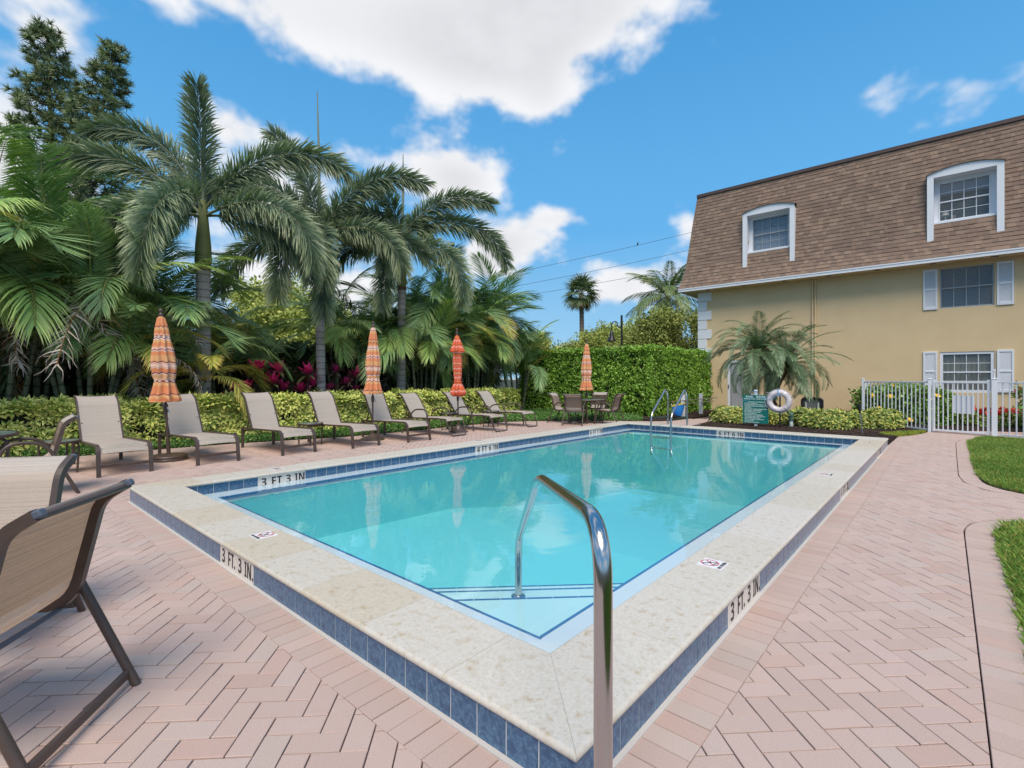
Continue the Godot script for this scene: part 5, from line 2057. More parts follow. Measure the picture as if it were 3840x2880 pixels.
func plants() -> void:
	# ground cover strip in front of the variegated hedge
	var gc := []
	for k in 2:
		gc.append(spray(16, 0.05, 0.026, 0.05, lin(78, 122, 58), lin(124, 162, 86)))
	var strip := poly2([[-13.4, 1.6], [-12.55, 1.6], [-12.35, 0.0], [-11.85, -0.8], [-11.36, -1.4], [-11.3, -2.6], [-11.12, -4.0], [-10.86, -4.8], [-10.46, -6.2], [-10.4, -7.6], [-10.45, -9.4], [-10.4, -11.4], [-9.95, -12.2], [-9.25, -12.95], [-8.25, -13.85], [-7.32, -14.52], [-7.5, -15.0], [-8.6, -16.0], [-12.6, -16.0], [-12.6, -13.0], [-12.2, -9.0], [-12.1, -6.0], [-12.4, -3.0], [-12.9, 0.0]])
	var b := MB.new()
	b.prism(strip, 0, 0.012)
	struct("planting_strip", b, M.mulch)
	sprinkle("ground_cover", strip, 250.0, gc, M.leaf, 0.06, [Color(0.62, 0.7, 0.6), Color(1.1, 1.1, 1.0)], Vector2(0.8, 1.3), 0.6)
	# mulch beds
	b = MB.new()
	var bed := poly2([[-5.4, -12.42], [-0.93, -12.42], [-0.9, -14.5], [-1.1, -15.4], [-0.5, -16.4], [-0.4, -16.8], [-2.0, -18.6], [-2.2, -18.4], [-2.3, -16.18], [-4.8, -16.42], [-5.55, -15.62], [-5.38, -14.4]])
	b.prism(bed, -0.05, 0.018)
	var bed2 := poly2([[-6.55, -18.4], [-6.53, -16.4], [-6.63, -15.2], [-7.02, -14.7], [-7.5, -15.0], [-8.0, -16.0], [-7.9, -21.0], [-6.98, -21.55]])
	b.prism(bed2, -0.05, 0.016)
	var bed3 := poly2([[-2.05, -21.58], [-2.0, -18.2], [-0.4, -16.9], [0.4, -17.3], [1.6, -18.6], [3.5, -19.0], [5.0, -21.58]])
	b.prism(bed3, -0.05, 0.014)
	struct("mulch_bed", b, M.mulch)
	var chips := []
	for k in 2:
		var c := MB.new()
		for i in 5:
			var t := rnd(0.55, 1.2)
			c.col = Color(0.05 * t, 0.032 * t, 0.025 * t)
			c.box(Vector3(rnd(-0.05, 0.05), rnd(0, 0.012), rnd(-0.05, 0.05)), Vector3(rnd(0.03, 0.08), 0.008, rnd(0.008, 0.02)), Basis(Vector3.UP, rnd(0, TAU)) * Basis(Vector3.RIGHT, rnd(-0.4, 0.4)))
		chips.append(mesh_of(c))
	for p in [bed, bed2]:
		sprinkle("mulch_chips", p, 150.0, chips, M.chip, 0.02, [Color(0.8, 0.8, 0.8), Color(1.6, 1.5, 1.4)], Vector2(0.8, 1.3), 0.95)
	# lawns
	var tufts := []
	for k in 3:
		var t := MB.new()
		for i in 13:
			var a := rnd(0, TAU)
			var d := Vector3(cos(a) * rnd(0.15, 0.75), 1, sin(a) * rnd(0.15, 0.75)).normalized()
			var at := Vector3(rnd(-0.025, 0.025), 0, rnd(-0.025, 0.025))
			var s := d.cross(Vector3(rnd(-1, 1), 0, rnd(-1, 1))).normalized() * 0.0032
			var l := rnd(0.04, 0.075)
			var c := lin(96, 138, 58).lerp(lin(144, 172, 84), rng.randf())
			if rng.randf() < 0.12:
				c = lin(176, 160, 92)
			t.leaf3(at - s, at + s, at + d * l * 0.6 + s * 0.8, c * 0.8, c * 0.8, c)
			t.leaf3(at - s, at + d * l * 0.6 + s * 0.8, at + d * l + Vector3(d.x, -0.3, d.z) * l * 0.3, c * 0.8, c, c)
		tufts.append(mesh_of(t))
	var lawn1 := poly2([[0.66, -15.65], [0.45, -14.9], [0.34, -14.2], [0.325, -11.9], [0.316, -9.8], [0.33, -9.2], [0.45, -8.6], [0.75, -8.27], [1.3, -8.17], [3.2, -8.2], [3.6, -14.0], [3.4, -15.0]])
	var lawn2 := poly2([[3.0, -6.8], [1.2, -6.75], [0.62, -6.65], [0.4, -6.35], [0.318, -5.95], [0.317, -5.5], [0.319, -4.8], [0.32, -4.2], [0.317, -2.0], [0.317, 0.5], [3.0, 0.5]])
	var wedge := poly2([[-0.38, -16.36], [-0.44, -15.9], [-0.64, -15.1], [-0.87, -14.6], [-1.1, -14.5], [-1.2, -15.0], [-0.8, -15.7]])
	for l in [[lawn1, 900.0, "lawn"], [lawn2, 1500.0, "lawn"], [wedge, 1100.0, "lawn"]]:
		b = MB.new()
		b.prism(l[0], -0.05, -0.004)
		struct(l[2], b, M.lawn_soil)
		sprinkle("grass", l[0], l[1], tufts, M.leaf_matt, 0.0, [Color(0.62, 0.75, 0.5), Color(1.05, 1.05, 0.85)] if l[2] == "lawn" and l[0] != wedge else [Color(1.1, 1.0, 0.5), Color(1.5, 1.2, 0.7)], Vector2(0.8, 1.35), 0.9)
	# path beyond the gate
	b = MB.new()
	b.prism(poly2([[0.82, -16.02], [0.25, -16.32], [-0.34, -16.42], [-0.1, -17.0], [0.7, -17.6], [1.7, -17.9], [3.2, -18.1], [6.0, -18.2], [6.0, -15.0], [3.6, -15.1], [1.9, -15.5]]), -0.05, 0.0)
	struct("garden_path", b, M.concrete_path)
	ti_plants()
	flowers()


func ti_plants() -> void:
	var spots := [[-13.4, -4.75, 1.35, 0.9, "leftmost magenta ti plant, small, beside the first foxtail trunk"], [-13.3, -5.25, 2.0, 1.3, "tall magenta ti plant, left one of the bright pair"], [-13.3, -5.75, 1.95, 1.3, "tall crimson ti plant, right one of the bright pair"], [-13.4, -6.15, 1.0, 0.7, "small pink ti shoot between two larger ti plants"], [-13.4, -6.6, 1.85, 1.4, "broad pink ti plant just left of the middle palm trunk"], [-13.5, -7.5, 1.95, 1.1, "purple ti plant just right of the middle palm trunk"], [-13.4, -8.1, 1.75, 1.3, "dull purple ti plant left of the second umbrella"], [-13.3, -8.85, 1.15, 0.8, "low dark ti plant behind the second umbrella"]]
	for s in spots:
		var o := thing("ti_plant", s[4], "plant", Vector3(s[0], 0, s[1]), 0.0, "ti plants behind the hedge")
		var heads := [Vector3(0, s[2] * 0.78, 0), Vector3(rnd(-0.3, 0.3), s[2] * 0.52, rnd(-0.3, 0.3)), Vector3(rnd(-0.3, 0.3), s[2] * 0.6, rnd(-0.35, 0.35))]
		var b := MB.new()
		for h in heads:
			b.col = lin(120, 96, 84)
			b.tube([Vector3(h.x * 0.3, 0, h.z * 0.3), h], 0.014, 6)
		obj("stem", b, M.cane, o)
		for h in heads:
			b = MB.new()
			for k in 26:
				var u := k / 26.0
				var a := k * 2.399
				var e := lerpf(1.35, -0.25, u)
				var d := Vector3(cos(a) * cos(e), sin(e), sin(a) * cos(e))
				var w := d.cross(Vector3(-sin(a), 0, cos(a)).cross(d)).normalized() if false else Vector3(-sin(a), 0, cos(a))
				var c := lin(244, 60, 130) if u < 0.4 else (lin(190, 56, 110).lerp(lin(120, 74, 96), u) if u < 0.8 else lin(112, 110, 66))
				if s[4].contains("purple") or s[4].contains("dark"):
					c = c.lerp(lin(96, 60, 84), 0.55)
				leaflet(b, h, d, w, rnd(0.3, 0.42) * s[3], 0.085 * s[3], rnd(0.1, 0.6), c * rnd(0.85, 1.15), c * rnd(0.8, 1.3))
			obj("leaves", b, M.petal, o)


func flower(b: MB, at: Vector3, r: float, c: Color, c2: Color, n := 5) -> void:
	var z := Vector3(rnd(-0.4, 0.8), rnd(0.1, 0.8), rnd(0.3, 1.0)).normalized()
	var x := z.cross(Vector3.UP).normalized()
	var y := z.cross(x)
	for i in n:
		var a := TAU * i / n + rnd(-0.1, 0.1)
		var d := (x * cos(a) + y * sin(a) + z * 0.35).normalized()
		var s := (y * cos(a) - x * sin(a)) * r * 0.5
		var m := at + d * r * 0.6
		b.leaf3(at, m + s, m - s, c2, c, c)
		b.leaf3(m - s, m + s, at + d * r, c, c, c)


func flowers() -> void:
	# hibiscus
	var o := thing("hibiscus_bush", "hibiscus bush with yellow flowers behind the white fence", "shrub", Vector3(-1.05, 0, -19.0))
	var b := MB.new()
	var tips := []
	b.col = Color.WHITE
	for k in 7:
		tree_limbs(b, Vector3(rnd(-0.8, 0.8), 0, rnd(-0.3, 0.3)), Vector3(rnd(-0.6, 0.6), 1, rnd(-0.4, 0.4)).normalized(), 0.55, 0.014, 1, tips)
	obj("stems", b, M.bark, o)
	var lf := []
	for k in 2:
		lf.append(spray(9, 0.11, 0.07, 0.09, lin(92, 134, 62), lin(136, 172, 80)))
	for m in 2:
		var xf := []
		var cols := []
		for k in 700:
			var a := rnd(0, TAU)
			var rr := pow(rng.randf(), 0.4)
			var p := Vector3(cos(a) * 1.2 * rr, 0.62 + rnd(-0.55, 0.55), sin(a) * 0.6 * rr)
			p.y -= 0.18 * absf(p.x)
			xf.append(Transform3D(Basis(Vector3(rnd(-1, 1), rnd(-1, 1), rnd(-1, 1)).normalized(), rnd(0, 3)), p))
			cols.append(Color.WHITE * rnd(0.65, 1.15))
		scatter("foliage", lf[m], M.leaf, xf, cols, o)
	for p in [Vector3(-0.15, 1.15, 0.45), Vector3(-0.62, 0.84, 0.62), Vector3(-0.2, 0.82, 0.68), Vector3(0.85, 0.86, 0.5), Vector3(0.25, 0.16, 0.7), Vector3(-0.45, 0.45, 0.66), Vector3(-0.3, 0.3, 0.7)]:
		b = MB.new()
		flower(b, p, 0.085, lin(244, 206, 50), lin(230, 170, 30), 5)
		flower(b, p + Vector3(0, 0.01, 0.02), 0.06, lin(240, 214, 80), lin(226, 160, 30), 5)
		obj("flower", b, M.petal, o)
	# red flower border
	o = thing("red_flower_border", "low border of red flowers along the foot of the yellow wall", "flower bed", Vector3(1.2, 0, -19.6))
	var rf := []
	for k in 3:
		b = MB.new()
		for i in 7:
			flower(b, Vector3(rnd(-0.1, 0.1), rnd(-0.03, 0.05), rnd(-0.1, 0.1)), 0.042, [lin(222, 44, 62), lin(226, 60, 54), lin(170, 40, 96)][k], lin(190, 30, 50), 5)
		rf.append(mesh_of(b))
	for m in 3:
		var xf := []
		var cols := []
		for k in 80:
			var x := rnd(-1.3, 2.4)
			if m == 2:
				x = rnd(0.8, 3.2)
			xf.append(Transform3D(Basis(Vector3.UP, rnd(0, TAU)), Vector3(x, rnd(0.3, 0.52), rnd(-0.3, 0.35) - x * 0.08)))
			cols.append(Color.WHITE * rnd(0.8, 1.1))
		scatter("blossoms", rf[m], M.petal, xf, cols, o)
	for m in 2:
		var xf := []
		var cols := []
		for k in 330:
			var x := rnd(-1.5, 3.2)
			xf.append(Transform3D(Basis(Vector3(rnd(-1, 1), rnd(-1, 1), rnd(-1, 1)).normalized(), rnd(0, 3)).scaled(Vector3.ONE * 0.8), Vector3(x, rnd(0.04, 0.42), rnd(-0.4, 0.45) - x * 0.08)))
			cols.append(Color(0.9, 0.8, 0.8) * rnd(0.6, 1.1))
		scatter("foliage", lf[m], M.leaf, xf, cols, o)
	# sprawling bush at the right edge
	o = thing("bougainvillea_bush", "sparse sprawling bush with pink blossoms at the right edge", "shrub", Vector3(2.05, 0, -18.6))
	b = MB.new()
	tips = []
	for k in 5:
		tree_limbs(b, Vector3(rnd(-0.1, 0.1), 0, rnd(-0.1, 0.1)), Vector3(rnd(-0.9, 0.3), 0.8, rnd(-0.2, 0.5)).normalized(), 0.62, 0.02, 1, tips)
	obj("stems", b, M.bark, o)
	var xf := []
	var cols := []
	for t in tips:
		for k in 5:
			xf.append(Transform3D(Basis(Vector3(rnd(-1, 1), rnd(-1, 1), rnd(-1, 1)).normalized(), rnd(0, 3)).scaled(Vector3.ONE * 0.7), t + Vector3(rnd(-0.12, 0.12), rnd(-0.12, 0.12), rnd(-0.12, 0.12))))
			cols.append(Color.WHITE * rnd(0.7, 1.1))
	scatter("foliage", lf[0], M.leaf, xf, cols, o)
	b = MB.new()
	for k in 26:
		flower(b, tips[rng.randi() % tips.size()] + Vector3(rnd(-0.1, 0.1), rnd(0, 0.12), rnd(-0.1, 0.1)), 0.05, lin(206, 60, 92), lin(180, 40, 80), 4)
	obj("blossoms", b, M.petal, o).set_meta("kind", "stuff")


# cloth stretched between two rails: a sheet that follows path points, w wide along «side»
func sling(b: MB, p: Array, side: Vector3, w: float, sag: float) -> void:
	var n := 8
	var len0 := 0.0
	for i in p.size() - 1:
		var len1: float = len0 + (p[i + 1] - p[i]).length()
		var t: Vector3 = (p[i + 1] - p[i]).normalized()
		var up := side.cross(t).normalized()
		for k in n:
			var u0 := float(k) / n
			var u1 := float(k + 1) / n
			var f0 := -sag * 4.0 * u0 * (1.0 - u0)
			var f1 := -sag * 4.0 * u1 * (1.0 - u1)
			var q := [p[i] + side * (u0 - 0.5) * w + up * f0, p[i] + side * (u1 - 0.5) * w + up * f1, p[i + 1] + side * (u1 - 0.5) * w + up * f1, p[i + 1] + side * (u0 - 0.5) * w + up * f0]
			b.quv(q, [Vector2(u0 * w * 2.0, len0 * 1.6), Vector2(u1 * w * 2.0, len0 * 1.6), Vector2(u1 * w * 2.0, len1 * 1.6), Vector2(u0 * w * 2.0, len1 * 1.6)])
		len0 = len1


func fence() -> void:
	var posts := [Vector3(-1.87, 0, -17.97), Vector3(-0.33, 0, -16.44), Vector3(0.83, 0, -16.06), Vector3(2.6, 0, -15.1)]
	var runs := [[Vector3(-2.06, 0, -21.55), posts[0], "white picket fence return running back to the yellow wall"], [posts[0], posts[1], "white metal fence in front of the hibiscus bush"], [posts[2], posts[3], "white metal fence right of the gate behind the lawn"]]
	for r in runs:
		var o := thing("metal_fence", r[2], "fence", r[0], 0.0, "white metal fences by the yellow wall")
		var d: Vector3 = (r[1] - r[0]).normalized()
		var long: float = (r[1] - r[0]).length() - 0.06
		var bs := Basis(d, Vector3.UP, d.cross(Vector3.UP))
		for y in [0.055, 1.26]:
			var b := MB.new()
			b.cbox(d * (long * 0.5 + 0.03) + Vector3(0, y, 0), Vector3(long - 0.01, 0.04, 0.035), 0.004, bs)
			obj("rail", b, M.fence_paint, o)
		var n := int(long / 0.118)
		for i in range(1, n):
			var b := MB.new()
			b.cbox(d * (0.03 + long * i / n) + Vector3(0, 0.66, 0), Vector3(0.022, 1.18, 0.022), 0.003, bs)
			obj("picket", b, M.fence_paint, o)
	var names := ["corner post of the white fence by the hibiscus", "white gate post beside the mulch bed", "white latch post of the gate", "right end post of the white fence"]
	for i in 4:
		var o := thing("fence_post", names[i], "post", posts[i], 0.0, "white fence posts")
		var b := MB.new()
		var w := 0.07 if i != 2 else 0.1
		b.cbox(Vector3(0, 0.66, 0), Vector3(w, 1.34, w), 0.006)
		obj("shaft", b, M.fence_paint, o)
		b = MB.new()
		b.cbox(Vector3(0, 1.345, 0), Vector3(w + 0.018, 0.03, w + 0.018), 0.008)
		obj("cap", b, M.fence_paint, o)
		if i == 2:
			b = MB.new()
			b.tube([Vector3(0.0, 1.36, 0), Vector3(0.0, 1.52, 0)], 0.018, 8)
			b.cbox(Vector3(0, 1.54, 0), Vector3(0.045, 0.05, 0.045), 0.006)
			obj("latch", b, M.fence_paint, o)
	var g := thing("gate", "white picket gate with a blank white panel", "gate", posts[1])
	var d: Vector3 = (posts[2] - posts[1]).normalized()
	var long: float = (posts[2] - posts[1]).length()
	var bs := Basis(d, Vector3.UP, d.cross(Vector3.UP))
	for y in [0.06, 1.26]:
		var b := MB.new()
		b.cbox(d * long * 0.5 + Vector3(0, y, 0), Vector3(long - 0.2, 0.045, 0.04), 0.004, bs)
		obj("rail", b, M.fence_paint, g)
	for x in [0.085, long - 0.1]:
		var b := MB.new()
		b.cbox(d * x + Vector3(0, 0.67, 0), Vector3(0.05, 1.3, 0.05), 0.005, bs)
		obj("stile", b, M.fence_paint, g)
	for i in range(1, 11):
		var b := MB.new()
		b.cbox(d * (0.085 + (long - 0.185) * i / 11.0) + Vector3(0, 0.66, 0), Vector3(0.022, 1.16, 0.022), 0.003, bs)
		obj("picket", b, M.fence_paint, g)
	var b := MB.new()
	b.cbox(d * (long * 0.535) + Vector3(0, 0.72, 0) - bs.z * -0.0 + bs.z * -0.02, Vector3(0.42, 0.44, 0.006), 0.002, bs)
	obj("panel", b, M.fence_paint, g)


func loungers() -> void:
	var o := thing("sun_lounger", "", "sun lounger", Vector3.ZERO, 0.0, "sling sun loungers along the left side of the pool")
	for s in [-1.0, 1.0]:
		var b := MB.new()
		b.bar(fillet([Vector3(-1.63, 0.385, s * 0.3), Vector3(-0.01, 0.425, s * 0.3), Vector3(0.035, 0.0, s * 0.3)], 0.13, 7), Vector3(0, 0, 1), 0.05, 0.026)
		obj("side_rail", b, M.bronze, o)
		b = MB.new()
		b.bar([Vector3(-1.6, 0.375, s * 0.3), Vector3(-1.605, 0.0, s * 0.3)], Vector3(0, 0, 1), 0.048, 0.028)
		obj("leg", b, M.bronze, o)
	var b := MB.new()
	b.cbox(Vector3(0.015, 0.145, 0), Vector3(0.022, 0.04, 0.55), 0.004)
	b.cbox(Vector3(-1.58, 0.34, 0), Vector3(0.03, 0.03, 0.55), 0.004)
	b.cbox(Vector3(-0.05, 0.37, 0), Vector3(0.03, 0.025, 0.55), 0.004)
	obj("crossbar", b, M.bronze, o)
	b = MB.new()
	var seat := fillet([Vector3(-1.28, 0.385, 0), Vector3(-0.06, 0.415, 0), Vector3(0.0, 0.31, 0)], 0.07, 5)
	sling(b, seat, Vector3(0, 0, -1), 0.545, 0.02)
	obj("seat", b, M.sling, o)
	var back := fillet([Vector3(-1.27, 0.39, 0), Vector3(-1.6, 0.985, 0), Vector3(-1.76, 1.075, 0)], 0.13, 6)
	b = MB.new()
	sling(b, back, Vector3(0, 0, -1), 0.5, 0.012)
	obj("backrest", b, M.sling, o)
	b = MB.new()
	for s in [-1.0, 1.0]:
		var q := []
		for p in back:
			q.append(p + Vector3(-0.008, -0.006, s * 0.262))
		b.bar(q, Vector3(0, 0, 1), 0.026, 0.034)
		b.bar([Vector3(-1.42, 0.66, s * 0.23), Vector3(-1.56, 0.39, s * 0.23)], Vector3(0, 0, 1), 0.02, 0.02)
	b.cbox(back[-1] + Vector3(-0.005, -0.015, 0), Vector3(0.024, 0.024, 0.5), 0.004)
	obj("back_frame", b, M.bronze, o)
	# the second kind, with tube arms and a sled foot
	var o2 := thing("sun_lounger", "", "sun lounger", Vector3.ZERO, 0.0, "sling sun loungers along the left side of the pool")
	b = MB.new()
	b.tube(fillet([Vector3(-0.42, 0.405, 0.27), Vector3(-0.06, 0.4, 0.27), Vector3(0.09, 0.018, 0.26), Vector3(0.09, 0.018, -0.26), Vector3(-0.06, 0.4, -0.27), Vector3(-0.42, 0.405, -0.27)], 0.1, 6), 0.0155, 8)
	obj("sled_foot", b, M.bronze, o2)
	for s in [-1.0, 1.0]:
		b = MB.new()
		b.bar([Vector3(-1.58, 0.37, s * 0.27), Vector3(-0.3, 0.405, s * 0.27)], Vector3(0, 0, 1), 0.028, 0.034)
		obj("side_rail", b, M.bronze, o2)
		b = MB.new()
		b.tube(fillet([Vector3(-0.5, 0.0, s * 0.4), Vector3(-0.62, 0.62, s * 0.375), Vector3(-1.12, 0.6, s * 0.345), Vector3(-1.5, 0.0, s * 0.39)], 0.17, 7), 0.018, 8)
		b.tube([Vector3(-0.555, 0.39, s * 0.38), Vector3(-0.56, 0.385, s * 0.27)], 0.014, 6)
		b.tube([Vector3(-1.27, 0.38, s * 0.365), Vector3(-1.27, 0.375, s * 0.27)], 0.014, 6)
		obj("arm", b, M.bronze, o2)
	b = MB.new()
	seat = fillet([Vector3(-1.26, 0.38, 0), Vector3(-0.5, 0.415, 0), Vector3(-0.07, 0.415, 0), Vector3(-0.035, 0.36, 0)], 0.05, 4)
	sling(b, seat, Vector3(0, 0, -1), 0.52, 0.02)
	obj("seat", b, M.sling, o2)
	back = fillet([Vector3(-1.25, 0.385, 0), Vector3(-1.66, 0.92, 0), Vector3(-1.8, 0.985, 0)], 0.13, 6)
	b = MB.new()
	sling(b, back, Vector3(0, 0, -1), 0.5, 0.012)
	obj("backrest", b, M.sling, o2)
	b = MB.new()
	for s in [-1.0, 1.0]:
		var q := []
		for p in back:
			q.append(p + Vector3(-0.008, -0.006, s * 0.262))
		b.bar(q, Vector3(0, 0, 1), 0.026, 0.034)
		b.bar([Vector3(-1.46, 0.66, s * 0.23), Vector3(-1.56, 0.37, s * 0.23)], Vector3(0, 0, 1), 0.018, 0.018)
	b.cbox(back[-1] + Vector3(-0.005, -0.015, 0), Vector3(0.024, 0.024, 0.5), 0.004)
	b.cbox(Vector3(-1.56, 0.36, 0), Vector3(0.026, 0.026, 0.55), 0.004)
	obj("back_frame", b, M.bronze, o2)
	var spots := [
		[o, -8.735, -1.645, 2.0, "beige sling lounger nearest the camera, left of the first umbrella"],
		[o, -8.765, -2.84, 4.0, "beige sling lounger just right of the first umbrella base"],
		[o, -8.755, -4.145, 2.0, "beige sling lounger in front of the pink ti plants, left of a side table"],
		[o, -8.65, -5.44, 2.5, "beige sling lounger between a side table and the second umbrella"],
		[o, -8.56, -6.68, 2.0, "beige sling lounger just right of the second umbrella pole"],
		[o2, -8.7, -7.9, 3.0, "beige lounger with tube arms standing before the third umbrella base"],
		[o2, -8.63, -9.3, 3.0, "armed beige lounger behind the third umbrella pole"],
		[o2, -8.8, -10.77, 4.0, "armed beige lounger at the far end of the row by the hedge corner"],
	]
	var first := {}
	for s in spots:
		var t: Node3D = s[0]
		if first.has(t):
			again(t, "sun_lounger", s[4], Vector3(s[1], 0, s[2]), deg_to_rad(s[3]))
		else:
			first[t] = true
			t.position = Vector3(s[1], 0, s[2])
			t.rotation.y = deg_to_rad(s[3])
			t.set_meta("label", s[4])


func dining_chair() -> Node3D:
	var o := thing("sling_chair", "", "chair", Vector3.ZERO, 0.0, "sling armchairs")
	for s in [-1.0, 1.0]:
		var b := MB.new()
		b.tube(fillet([Vector3(s * 0.285, 0.0, -0.32), Vector3(s * 0.285, 0.64, -0.19), Vector3(s * 0.28, 0.63, 0.14), Vector3(s * 0.29, 0.0, 0.43)], 0.15, 8), 0.0185, 10)
		b.tube([Vector3(s * 0.285, 0.41, -0.235), Vector3(s * 0.25, 0.41, -0.235)], 0.012, 6)
		obj("arm", b, M.bronze, o)
		b = MB.new()
		b.bar(fillet([Vector3(s * 0.25, 0.425, -0.29), Vector3(s * 0.25, 0.375, 0.2), Vector3(s * 0.25, 0.83, 0.31), Vector3(s * 0.25, 0.895, 0.415)], 0.12, 6), Vector3(1, 0, 0), 0.032, 0.04)
		obj("side_rail", b, M.bronze, o)
		b = MB.new()
		b.cbox(Vector3(s * 0.25, 0.898, 0.422), Vector3(0.034, 0.03, 0.03), 0.006, Basis(Vector3.RIGHT, -0.5))
		obj("end_cap", b, M.bronze_end, o)
	var path := fillet([Vector3(0, 0.44, -0.29), Vector3(0, 0.39, 0.185), Vector3(0, 0.838, 0.295), Vector3(0, 0.908, 0.408)], 0.12, 6)
	var b := MB.new()
	var cut := 12
	sling(b, path.slice(0, cut), Vector3(-1, 0, 0), 0.47, 0.006)
	obj("seat", b, M.sling, o)
	b = MB.new()
	sling(b, path.slice(cut - 5), Vector3(-1, 0, 0), 0.47, 0.006)
	b.quad(path[-1] + Vector3(-0.235, 0, 0), path[-1] + Vector3(0.235, 0, 0), path[-1] + Vector3(0.235, -0.02, 0.004), path[-1] + Vector3(-0.235, -0.02, 0.004))
	obj("backrest", b, M.sling, o)
	b = MB.new()
	b.cbox(Vector3(0, 0.055, 0.4), Vector3(0.55, 0.04, 0.022), 0.004)
	obj("foot_bar", b, M.bronze, o)
	b = MB.new()
	b.tube([Vector3(-0.245, 0.884, 0.412), Vector3(0.245, 0.884, 0.412)], 0.014, 8)
	obj("cross_tube", b, M.bronze, o)
	b = MB.new()
	b.tube([Vector3(-0.245, 0.37, 0.16), Vector3(0.245, 0.37, 0.16)], 0.011, 8)
	obj("cross_tube", b, M.bronze_end, o)
	b = MB.new()
	b.tube([Vector3(-0.245, 0.41, -0.27), Vector3(0.245, 0.41, -0.27)], 0.012, 8)
	obj("cross_tube", b, M.bronze_end, o)
	return o


func round_table(called: String, label: String, at: Vector3, r: float, h: float, hole: bool) -> void:
	var o := thing(called, label, "table", at, 0.0, "")
	var b := MB.new()
	b.lathe([Vector2(0.0, h - 0.012), Vector2(r - 0.02, h - 0.012), Vector2(r - 0.02, h), Vector2(0.0, h)], 40)
	obj("tabletop", b, M.table_glass, o)
	b = MB.new()
	b.lathe([Vector2(r - 0.022, h - 0.03), Vector2(r, h - 0.034), Vector2(r + 0.006, h - 0.015), Vector2(r, h + 0.004), Vector2(r - 0.022, h + 0.002)], 40)
	obj("rim", b, M.bronze, o)
	for k in 4:
		var a := TAU * k / 4.0 + 0.5
		var d := Vector3(cos(a), 0, sin(a))
		b = MB.new()
		b.tube(fillet([d * (r * 0.5) + Vector3(0, h - 0.03, 0), d * (r * 0.95) + Vector3(0, h - 0.05, 0), d * (r * 0.86), ], 0.12 * h + 0.03, 6), 0.014 if h < 0.6 else 0.018, 8)
		obj("leg", b, M.bronze, o)


func seats_and_tables() -> void:
	var c := dining_chair()
	var spots := [
		[Vector3(-2.74, 0, -0.03), Vector2(-0.63, 0.77), "large tan-backed sling armchair in the left foreground, seen from behind"],
		[Vector3(-3.61, 0, -0.02), Vector2(0.8, 0.6), "sling armchair cut by the left edge behind the foreground chair"],
		[Vector3(-7.98, 0, -0.59), Vector2(-0.05, 1.0), "sling armchair in side view at the left round table"],
		[Vector3(-8.86, 0, -12.5), Vector2(0.97, -0.2), "left sling armchair at the far dining table, seat facing right"],
		[Vector3(-8.2, 0, -12.16), Vector2(-0.35, -0.94), "near sling armchair at the far dining table, tan back to the camera"],
		[Vector3(-7.6, 0, -13.02), Vector2(-1.0, 0.12), "right sling armchair at the far dining table, facing left"],
		[Vector3(-8.45, 0, -13.66), Vector2(0.1, 1.0), "rear sling armchair at the far dining table, against the hedge"],
	]
	for i in spots.size():
		var s: Array = spots[i]
		var turn := atan2(-s[1].x, -s[1].y)
		if i == 0:
			c.position = s[0]
			c.rotation.y = turn
			c.set_meta("label", s[2])
		else:
			again(c, "sling_chair", s[2], s[0], turn)
	round_table("dining_table", "round bronze dining table with closed umbrella at the far end", Vector3(-8.31, 0, -12.9), 0.6, 0.72, true)
	round_table("dining_table", "round dining table cut by the left edge of the picture", Vector3(-8.3, 0, 0.05), 0.6, 0.72, false)
	round_table("side_table", "small round side table at far left behind the side-view chair", Vector3(-9.5, 0, -1.03), 0.245, 0.47, false)
	round_table("side_table", "small round side table between the third and fourth loungers", Vector3(-9.75, 0, -4.86), 0.245, 0.45, false)
	round_table("side_table", "small round side table behind the third umbrella pole", Vector3(-9.85, 0, -8.72), 0.24, 0.45, false)
	round_table("side_table", "small round side table beside the last lounger of the row", Vector3(-9.6, 0, -10.02), 0.24, 0.45, false)


